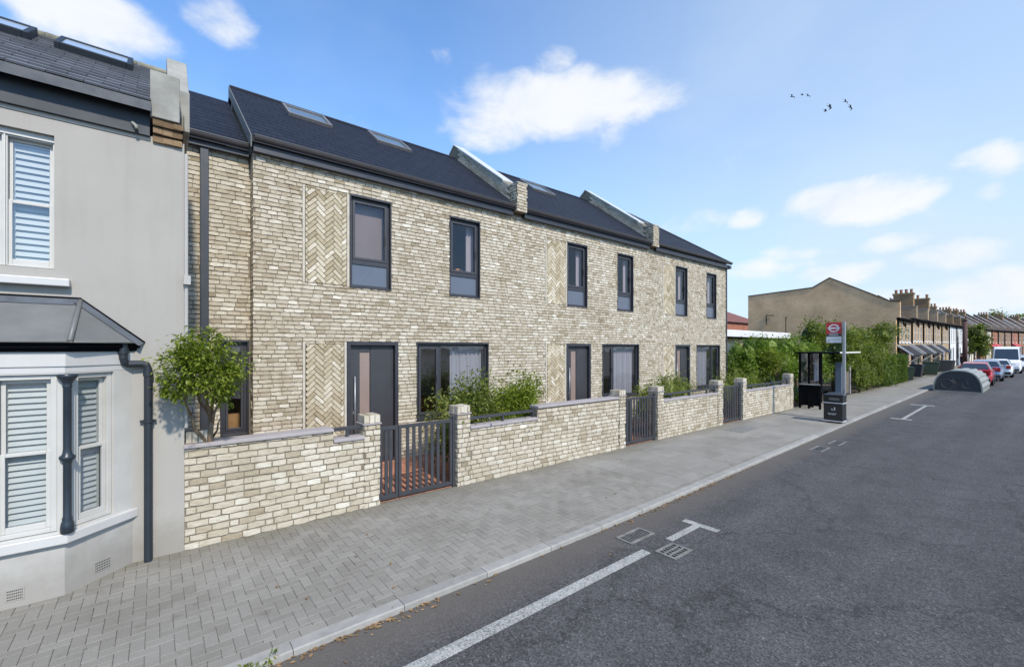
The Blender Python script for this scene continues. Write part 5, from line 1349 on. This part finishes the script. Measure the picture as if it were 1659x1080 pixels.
def car(name,label,cat,loc,rz,st,body,hw=.86,win=(2,7),facing=False):
    t=thing(name,label,cat,loc,rz); rings=[]
    for (x,zb,zr,wr,wf) in st:
        w=hw*wf
        half=[(w*.90,.22),(w*.985,.40),(w,.60 if zb>.66 else zb*.85),(w*.965,zb),(hw*wr*(1 if zr>zb+.1 else 1.12),zr),(hw*wr*.72,zr+.028)]
        rings.append([(x,y,z) for y,z in half]+[(x,-y,z) for y,z in reversed(half)])
    n=12; m=MB(); gm=MB()
    fr,si=[],[]
    for i in range(len(st)-1):
        for k in range(n-1):
            q=[rings[i][k],rings[i+1][k],rings[i+1][k+1],rings[i][k+1]]
            m.add(q,[(0,1,2,3)])
    for r,o in ((rings[0],0),(rings[-1],1)): m.add(r,[tuple(range(n))])
    b=m.build('body',body,t,smooth=True,local=True)
    # glazing set slightly proud of the cabin sides and ends
    def shrink(q,k=.10,out=.006):
        c=sum((Vector(p) for p in q),Vector())/4; nn=(Vector(q[1])-Vector(q[0])).cross(Vector(q[3])-Vector(q[0])).normalized()
        if nn.dot(c-Vector((2.2,0,.9)))<0: nn=-nn
        return [tuple(c+(Vector(p)-c)*(1-k)+nn*out) for p in q]
    a,z=win
    for i in range(a,z):
        for k in (3,7):
            q=[rings[i][k],rings[i+1][k],rings[i+1][k+1],rings[i][k+1]]
            if abs(q[0][2]-q[3][2])+abs(q[1][2]-q[2][2])<.35: continue
            gm=MB(); gm.add(shrink(q),[(0,1,2,3)]); gm.build('window',CARG,t,local=True)
    for nm,i in (('rear_window',a),('windscreen',z-1)):
        if name=='white_van' and nm=='rear_window': continue
        j=i+1
        L_=[rings[i][5],rings[j][5],rings[j][6],rings[i][6]]
        L_=[rings[i][4],rings[j][4],rings[j][7],rings[i][7]]
        gm=MB(); gm.add(shrink(L_,.08,.035),[(0,1,2,3)]); gm.build(nm,CARG,t,local=True)
    L=st[-1][0]
    for x in (.80,L-.85):
        for s in (-1,1):
            m=MB(); m.tube([(x,s*(hw-.20),.31),(x,s*(hw+.005),.31)],.31,18); w_=m.build('wheel',TYRE,t,local=True)
            m=MB(); m.tube([(x,s*(hw-.0),.31),(x,s*(hw+.012),.31)],.19,14); m.build('rim',RIMM,w_,local=True)
    for s in (-1,1):
        m=MB(); m.box(-.02,.16,s*hw*.70-.13,s*hw*.70+.13,.72,.98); m.build('tail_lamp',LAMPR,t,local=True,bevel=.02)
        m=MB(); m.box(L-.22,L-.01,s*hw*.62-.17,s*hw*.62+.17,.56,.72); m.build('headlight',LAMPW,t,local=True,bevel=.02)
        m=MB(); xm=st[z-1][0]+.1; m.box(xm-.07,xm+.05,s*(hw+.02)-.09,s*(hw+.02)+.09,st[z-1][1]+.02,st[z-1][1]+.17); m.build('wing_mirror',body if not facing else BUMP,t,local=True,bevel=.03)
    m=MB(); m.box(-.05,.10,-hw*.88,hw*.88,.26,.46); m.build('rear_bumper',BUMP,t,local=True,bevel=.04)
    m=MB(); m.box(L-.12,L+.04,-hw*.82,hw*.82,.24,.44); m.build('front_bumper',BUMP,t,local=True,bevel=.04)
    m=MB(); m.box(-.065,-.03,-.26,.26,.50,.61); m.build('number_plate',PLATE,t,local=True)
    m=MB(); m.box(L+.03,L+.055,-.26,.26,.42,.53); m.build('number_plate',PLATEW,t,local=True)
    return t
car('parked_car','red hatchback parked just beyond the cycle hangar','car',(40.2,3.0,RZ),.03,HATCH,paint('red_car_paint',(.42,.02,.03)),.80)
car('parked_car','silver blue estate car parked behind the red hatchback','car',(46.2,2.92,RZ),.03,ESTATE,paint('silver_blue_paint',(.30,.34,.40),.5),.88)
car('parked_car','white hatchback parked between the silver estate and the white van','car',(52.8,2.68,RZ),.02,HATCH,paint('white_car_paint',(.72,.72,.73)),.88)
car('white_van','tall white van facing up the street with dark windscreen','van',(67.6,2.72,RZ),math.pi+.03,VAN,paint('white_van_paint',(.75,.75,.76)),.97,(4,6),True)
car('parked_car','farthest white car, half hidden at the right of the van','car',(74,1.75,RZ),math.pi,ESTATE,paint('far_white_paint',(.70,.70,.72)),.88)
car('parked_car','far blue car beyond the van at the picture edge','car',(84,1.9,RZ),0,ESTATE,paint('blue_car_paint',(.10,.16,.28)),.88)

# ------------------------------------------------------------------ person and birds
def personmat():
    m,nt,out=newmat('person_clothing'); tc=N(nt,'ShaderNodeTexCoord'); sx=N(nt,'ShaderNodeSeparateXYZ'); nt.links.new(tc.outputs['Object'],sx.inputs[0])
    r=ramp(nt,math_(nt,'DIVIDE',sx.outputs[2],1.8),[(0,(.02,.02,.02)),(.05,(.04,.045,.06)),(.50,(.028,.030,.08)),(.80,(.45,.26,.18))],'CONSTANT'); bsdf(nt,out,r.outputs[0],.85,0,.2); return m
t=thing('person','person in navy jacket walking away behind the wheelie bins','person',(68.4,6.05,-.02),-1.2)
me=bpy.data.meshes.new('body')
J=[((0,0,.92),.14),((0,0,1.12),.14),((0,0,1.36),.16),((0,0,1.50),.07),((0.02,0,1.60),.09),((.02,0,1.72),.085),
   ((0,.10,.86),.10),((.06,.11,.48),.065),((-.06,.11,.08),.05),((.10,.11,.03),.04),((0,-.10,.86),.10),((-.06,-.11,.48),.065),((-.22,-.11,.12),.05),((-.10,-.11,.05),.04),
   ((0,.20,1.40),.07),((-.06,.25,1.12),.05),((.04,.26,.90),.04),((0,-.20,1.40),.07),((.06,-.25,1.12),.05),((.14,-.25,.92),.04)]
me.from_pydata([j[0] for j in J],[(0,1),(1,2),(2,3),(3,4),(4,5),(0,6),(6,7),(7,8),(8,9),(0,10),(10,11),(11,12),(12,13),(2,14),(14,15),(15,16),(2,17),(17,18),(18,19)],[])
o=bpy.data.objects.new('body',me); COL.objects.link(o); o.parent=t; me.materials.append(personmat())
sk=o.modifiers.new('Skin','SKIN'); 
lay=me.skin_vertices[0] if me.skin_vertices else None
if lay is None:
    bpy.context.view_layer.objects.active=o
    lay=me.skin_vertices[0] if me.skin_vertices else None
if lay:
    for i,j in enumerate(J): lay.data[i].radius=(j[1],j[1])
    lay.data[0].use_root=True
ss=o.modifiers.new('Subdivision','SUBSURF'); ss.levels=2; ss.render_levels=2
m=MB(); m.lathe([(.02,1.60),(.095,1.62),(.105,1.70),(.085,1.78),(.02,1.815)],(0.005,0,0),12); m.build('hair',M('dark_hair',(.02,.015,.012),.7),t,local=True,smooth=True)
BIRDM=M('black_feather',(.012,.012,.014),.7)
def bird(px,py,span,roll,head,up,label,dist=34):
    u=px-829.5; c,s=math.cos(TH0),math.sin(TH0); d=Vector((708*c+u*s,708*s-u*c,564-py)).normalized()
    p=Vector((0,0,2.3))+d*dist
    t=thing('bird',label,'bird',p,0,'flock of birds in the sky'); m=MB(); L=span*.24
    m.lathe([(.001,-L),(.025*span,-L*.75),(.06*span,-L*.1),(.052*span,L*.4),(.03*span,L*.75),(.02*span,L*.95),(.001,L*1.15)],(0,0,0),8)
    q=Matrix.Rotation(math.pi/2,3,'X'); m.v=[tuple(q@Vector(v)) for v in m.v]
    b=len(m.v)
    for sd_ in (-1,1):
        w=span*.5; a1=Vector((sd_*.04*span,0,.01)); e=Vector((sd_*w*.5,-.05*span,w*.5*math.sin(up))); tp=Vector((sd_*w,.10*span,w*.5*math.sin(up)-w*.28))
        ch=.17*span; th=.014*span
        pts=[a1+Vector((0,-ch*.6,0)),a1+Vector((0,ch*.6,0)),e+Vector((0,-ch*.55,0)),e+Vector((0,ch*.55,0)),tp]
        v=[tuple(x_+Vector((0,0,th))) for x_ in pts]+[tuple(x_-Vector((0,0,th))) for x_ in pts]
        m.add(v,[(0,2,3,1),(2,4,3),(5,6,8,7),(7,8,9),(0,5,7,2),(2,7,9,4),(1,3,8,6),(3,4,9,8)])
    m.add([(-.02*span,L*.8,0),(.02*span,L*.8,0),(.07*span,L*1.5,0),(-.07*span,L*1.5,0),(0,L*.8,.01*span),(0,L*1.5,.008*span)],[(0,1,2,3),(0,4,5,3),(1,2,5,4)])
    rot=Matrix.Rotation(TH0-math.pi/2,3,'Z')@Matrix.Rotation(roll,3,'Y')@Matrix.Rotation(.35,3,'X')@Matrix.Rotation(head,3,'Z')
    m.v=[tuple(rot@Vector(v)) for v in m.v]
    m.build('body',BIRDM,t,local=True)
TH0=math.atan2(870.5,708.)
bird(1283,157,.46,.5,.4,.7,'bird flying at the left end of the flock, wings arched')
bird(1299.5,153.5,.36,.25,1.0,.3,'small bird flying second from the left of the flock')
bird(1309,155.5,.40,.5,.3,.6,'bird flying third from the left, close behind a small one')
bird(1337,179,.42,.6,1.2,.2,'lowest bird of the flock, just under the largest one')
bird(1344,173,.58,.75,.9,.3,'largest bird of the flock, in its middle')
bird(1369.5,165,.42,.6,.4,.7,'upper bird of the pair at the right end of the flock')
bird(1377.5,174,.50,.85,.6,.3,'rightmost bird of the flock, steeply banked')

# ------------------------------------------------------------------ camera, light, sky
cam=bpy.data.cameras.new('camera'); co=bpy.data.objects.new('camera',cam); COL.objects.link(co)
co.location=(0,0,2.3); TH=math.atan2(870.5,708.)
co.rotation_euler=(math.pi/2,0,TH-math.pi/2)
cam.sensor_width=36; cam.sensor_fit='HORIZONTAL'; cam.lens=708/1659*36; cam.shift_x=0; cam.shift_y=24/1659
cam.clip_start=.05; cam.clip_end=3000
S.camera=co
sd=Vector((-.07,-.70,.66)).normalized()
EL=math.asin(sd.z); AZ=math.atan2(sd.x,sd.y)
l=bpy.data.lights.new('sun','SUN'); l.energy=3.35; l.angle=rad(2.5); l.color=(1,.925,.81)
lo=bpy.data.objects.new('sun',l); COL.objects.link(lo); lo.rotation_euler=sd.to_track_quat('Z','Y').to_euler(); lo.location=(20,-20,30)
W=bpy.data.worlds.new('World'); S.world=W; W.use_nodes=True
nt=W.node_tree; nt.nodes.clear()
out=N(nt,'ShaderNodeOutputWorld'); bg=N(nt,'ShaderNodeBackground'); nt.links.new(bg.outputs[0],out.inputs[0])
sky=N(nt,'ShaderNodeTexSky'); sky.sky_type='NISHITA'; sky.sun_disc=False; sky.sun_elevation=EL; sky.sun_rotation=AZ
sky.air_density=1.0; sky.dust_density=.3; sky.ozone_density=1.5; sky.altitude=50
SKY=.135; bg.inputs[1].default_value=SKY
tc=N(nt,'ShaderNodeTexCoord'); v=tc.outputs['Generated']
sx=N(nt,'ShaderNodeSeparateXYZ'); nt.links.new(v,sx.inputs[0])
az=math_(nt,'ARCTAN2',sx.outputs[1],sx.outputs[0]); el=math_(nt,'ARCSINE',sx.outputs[2])
mp=N(nt,'ShaderNodeMapping'); mp.inputs['Scale'].default_value=(1,1,1.7); nt.links.new(v,mp.inputs[0])
n1=noise(nt,mp.outputs[0],6.5,9,.60,.25); n2=noise(nt,mp.outputs[0],2.2,4,.5)
# banks of cloud: (azimuth, elevation, half width, half height, amount) in degrees
f_=708.;cx_=829.5;hy_=564.
CL=[]
def cl(px,py,wx,wy,am):
    u=px-cx_; a=TH-math.atan(u/f_); e=math.atan((hy_-py)*math.cos(math.atan(u/f_))/f_)
    k=math.cos(math.atan(u/f_))**2/f_; ke=math.cos(math.atan(u/f_))/f_
    CL.append((a,e,wx*k,wy*ke,am))
cl(905,172,215,62,1.0); cl(800,205,115,40,.75); cl(900,100,60,35,.7); cl(1040,165,90,34,.7)
cl(110,12,240,58,1.0); cl(350,30,110,42,.8); cl(150,60,120,35,.45)
cl(1385,325,120,42,.95); cl(1590,262,95,34,.75); cl(1585,310,50,24,.6); cl(1000,215,45,26,.6); cl(715,98,30,26,.45)
cl(1250,440,110,26,.6); cl(1420,400,80,22,.45); cl(1560,500,200,26,.75); cl(1300,415,50,20,.55); cl(1360,452,70,24,.7); cl(1540,420,110,28,.7); cl(1600,470,150,50,.8); cl(1100,365,110,26,.45); cl(1225,355,50,22,.5); cl(1480,480,200,30,.5); cl(780,118,40,22,.35); cl(1250,100,60,20,.2)
acc=None
nd=noise(nt,mp.outputs[0],5.0,5,.55); sc_=N(nt,'ShaderNodeSeparateColor'); nt.links.new(nd.outputs['Color'],sc_.inputs[0])
azd=math_(nt,'ADD',az,math_(nt,'MULTIPLY',math_(nt,'SUBTRACT',sc_.outputs[0],.5),.16)); eld=math_(nt,'ADD',el,math_(nt,'MULTIPLY',math_(nt,'SUBTRACT',sc_.outputs[1],.5),.07))
for (a,e,wx,wy,am) in CL:
    dx=math_(nt,'DIVIDE',math_(nt,'SUBTRACT',azd,a),wx); dy=math_(nt,'DIVIDE',math_(nt,'SUBTRACT',eld,e),wy)
    q=math_(nt,'SUBTRACT',1.0,math_(nt,'ADD',math_(nt,'MULTIPLY',dx,dx),math_(nt,'MULTIPLY',dy,dy)))
    q=math_(nt,'MULTIPLY',math_(nt,'MAXIMUM',q,0),am)
    acc=q if acc is None else math_(nt,'MAXIMUM',acc,q)
nn=math_(nt,'SUBTRACT',math_(nt,'ADD',math_(nt,'MULTIPLY',n1.outputs['Fac'],1.5),math_(nt,'MULTIPLY',n2.outputs['Fac'],.4)),.95)
dens=math_(nt,'ADD',acc,nn)
cov=N(nt,'ShaderNodeMapRange'); cov.interpolation_type='SMOOTHSTEP'
nt.links.new(dens,cov.inputs[0]); cov.inputs[1].default_value=.18; cov.inputs[2].default_value=.85; cov.inputs[3].default_value=0; cov.inputs[4].default_value=.93
# pale haze low in the sky, and thin streaks of high cloud
hz=math_(nt,'POWER',2.718,math_(nt,'MULTIPLY',math_(nt,'MAXIMUM',el,0),-5.5))
st=N(nt,'ShaderNodeMapRange'); nt.links.new(n2.outputs['Fac'],st.inputs[0]); st.inputs[1].default_value=.45; st.inputs[2].default_value=.75; st.inputs[3].default_value=0; st.inputs[4].default_value=.22
dp=N(nt,'ShaderNodeVectorMath',operation='DOT_PRODUCT'); nt.links.new(v,dp.inputs[0]); dp.inputs[1].default_value=(.96,-.10,.10)
sg=N(nt,'ShaderNodeMapRange'); sg.interpolation_type='SMOOTHSTEP'; nt.links.new(dp.outputs['Value'],sg.inputs[0]); sg.inputs[1].default_value=.25; sg.inputs[2].default_value=1.0; sg.inputs[3].default_value=0; sg.inputs[4].default_value=.50
hz=math_(nt,'ADD',math_(nt,'ADD',math_(nt,'MULTIPLY',hz,.62),sg.outputs[0]),st.outputs[0]); hz=math_(nt,'MINIMUM',hz,.92)
gr=mixc(nt,sky.outputs[0],(.89,1.21,1.49),1,'MULTIPLY')
cc=ramp(nt,n1.outputs['Fac'],[(.3,(4.3,4.6,5.0)),(.6,(4.95,5.05,5.2))]).outputs[0]
c1=mixc(nt,gr,(3.55,4.25,4.95),hz); c2=mixc(nt,c1,cc,cov.outputs[0])
nt.links.new(c2,bg.inputs[0])
S.view_settings.view_transform='Standard'; S.view_settings.look='None'; S.view_settings.exposure=.55; S.view_settings.gamma=1; S.view_settings.use_curve_mapping=False
S.render.engine='CYCLES'; S.cycles.max_bounces=7; S.cycles.transparent_max_bounces=10; S.cycles.use_denoising=True
S.cycles.caustics_reflective=False; S.cycles.caustics_refractive=False
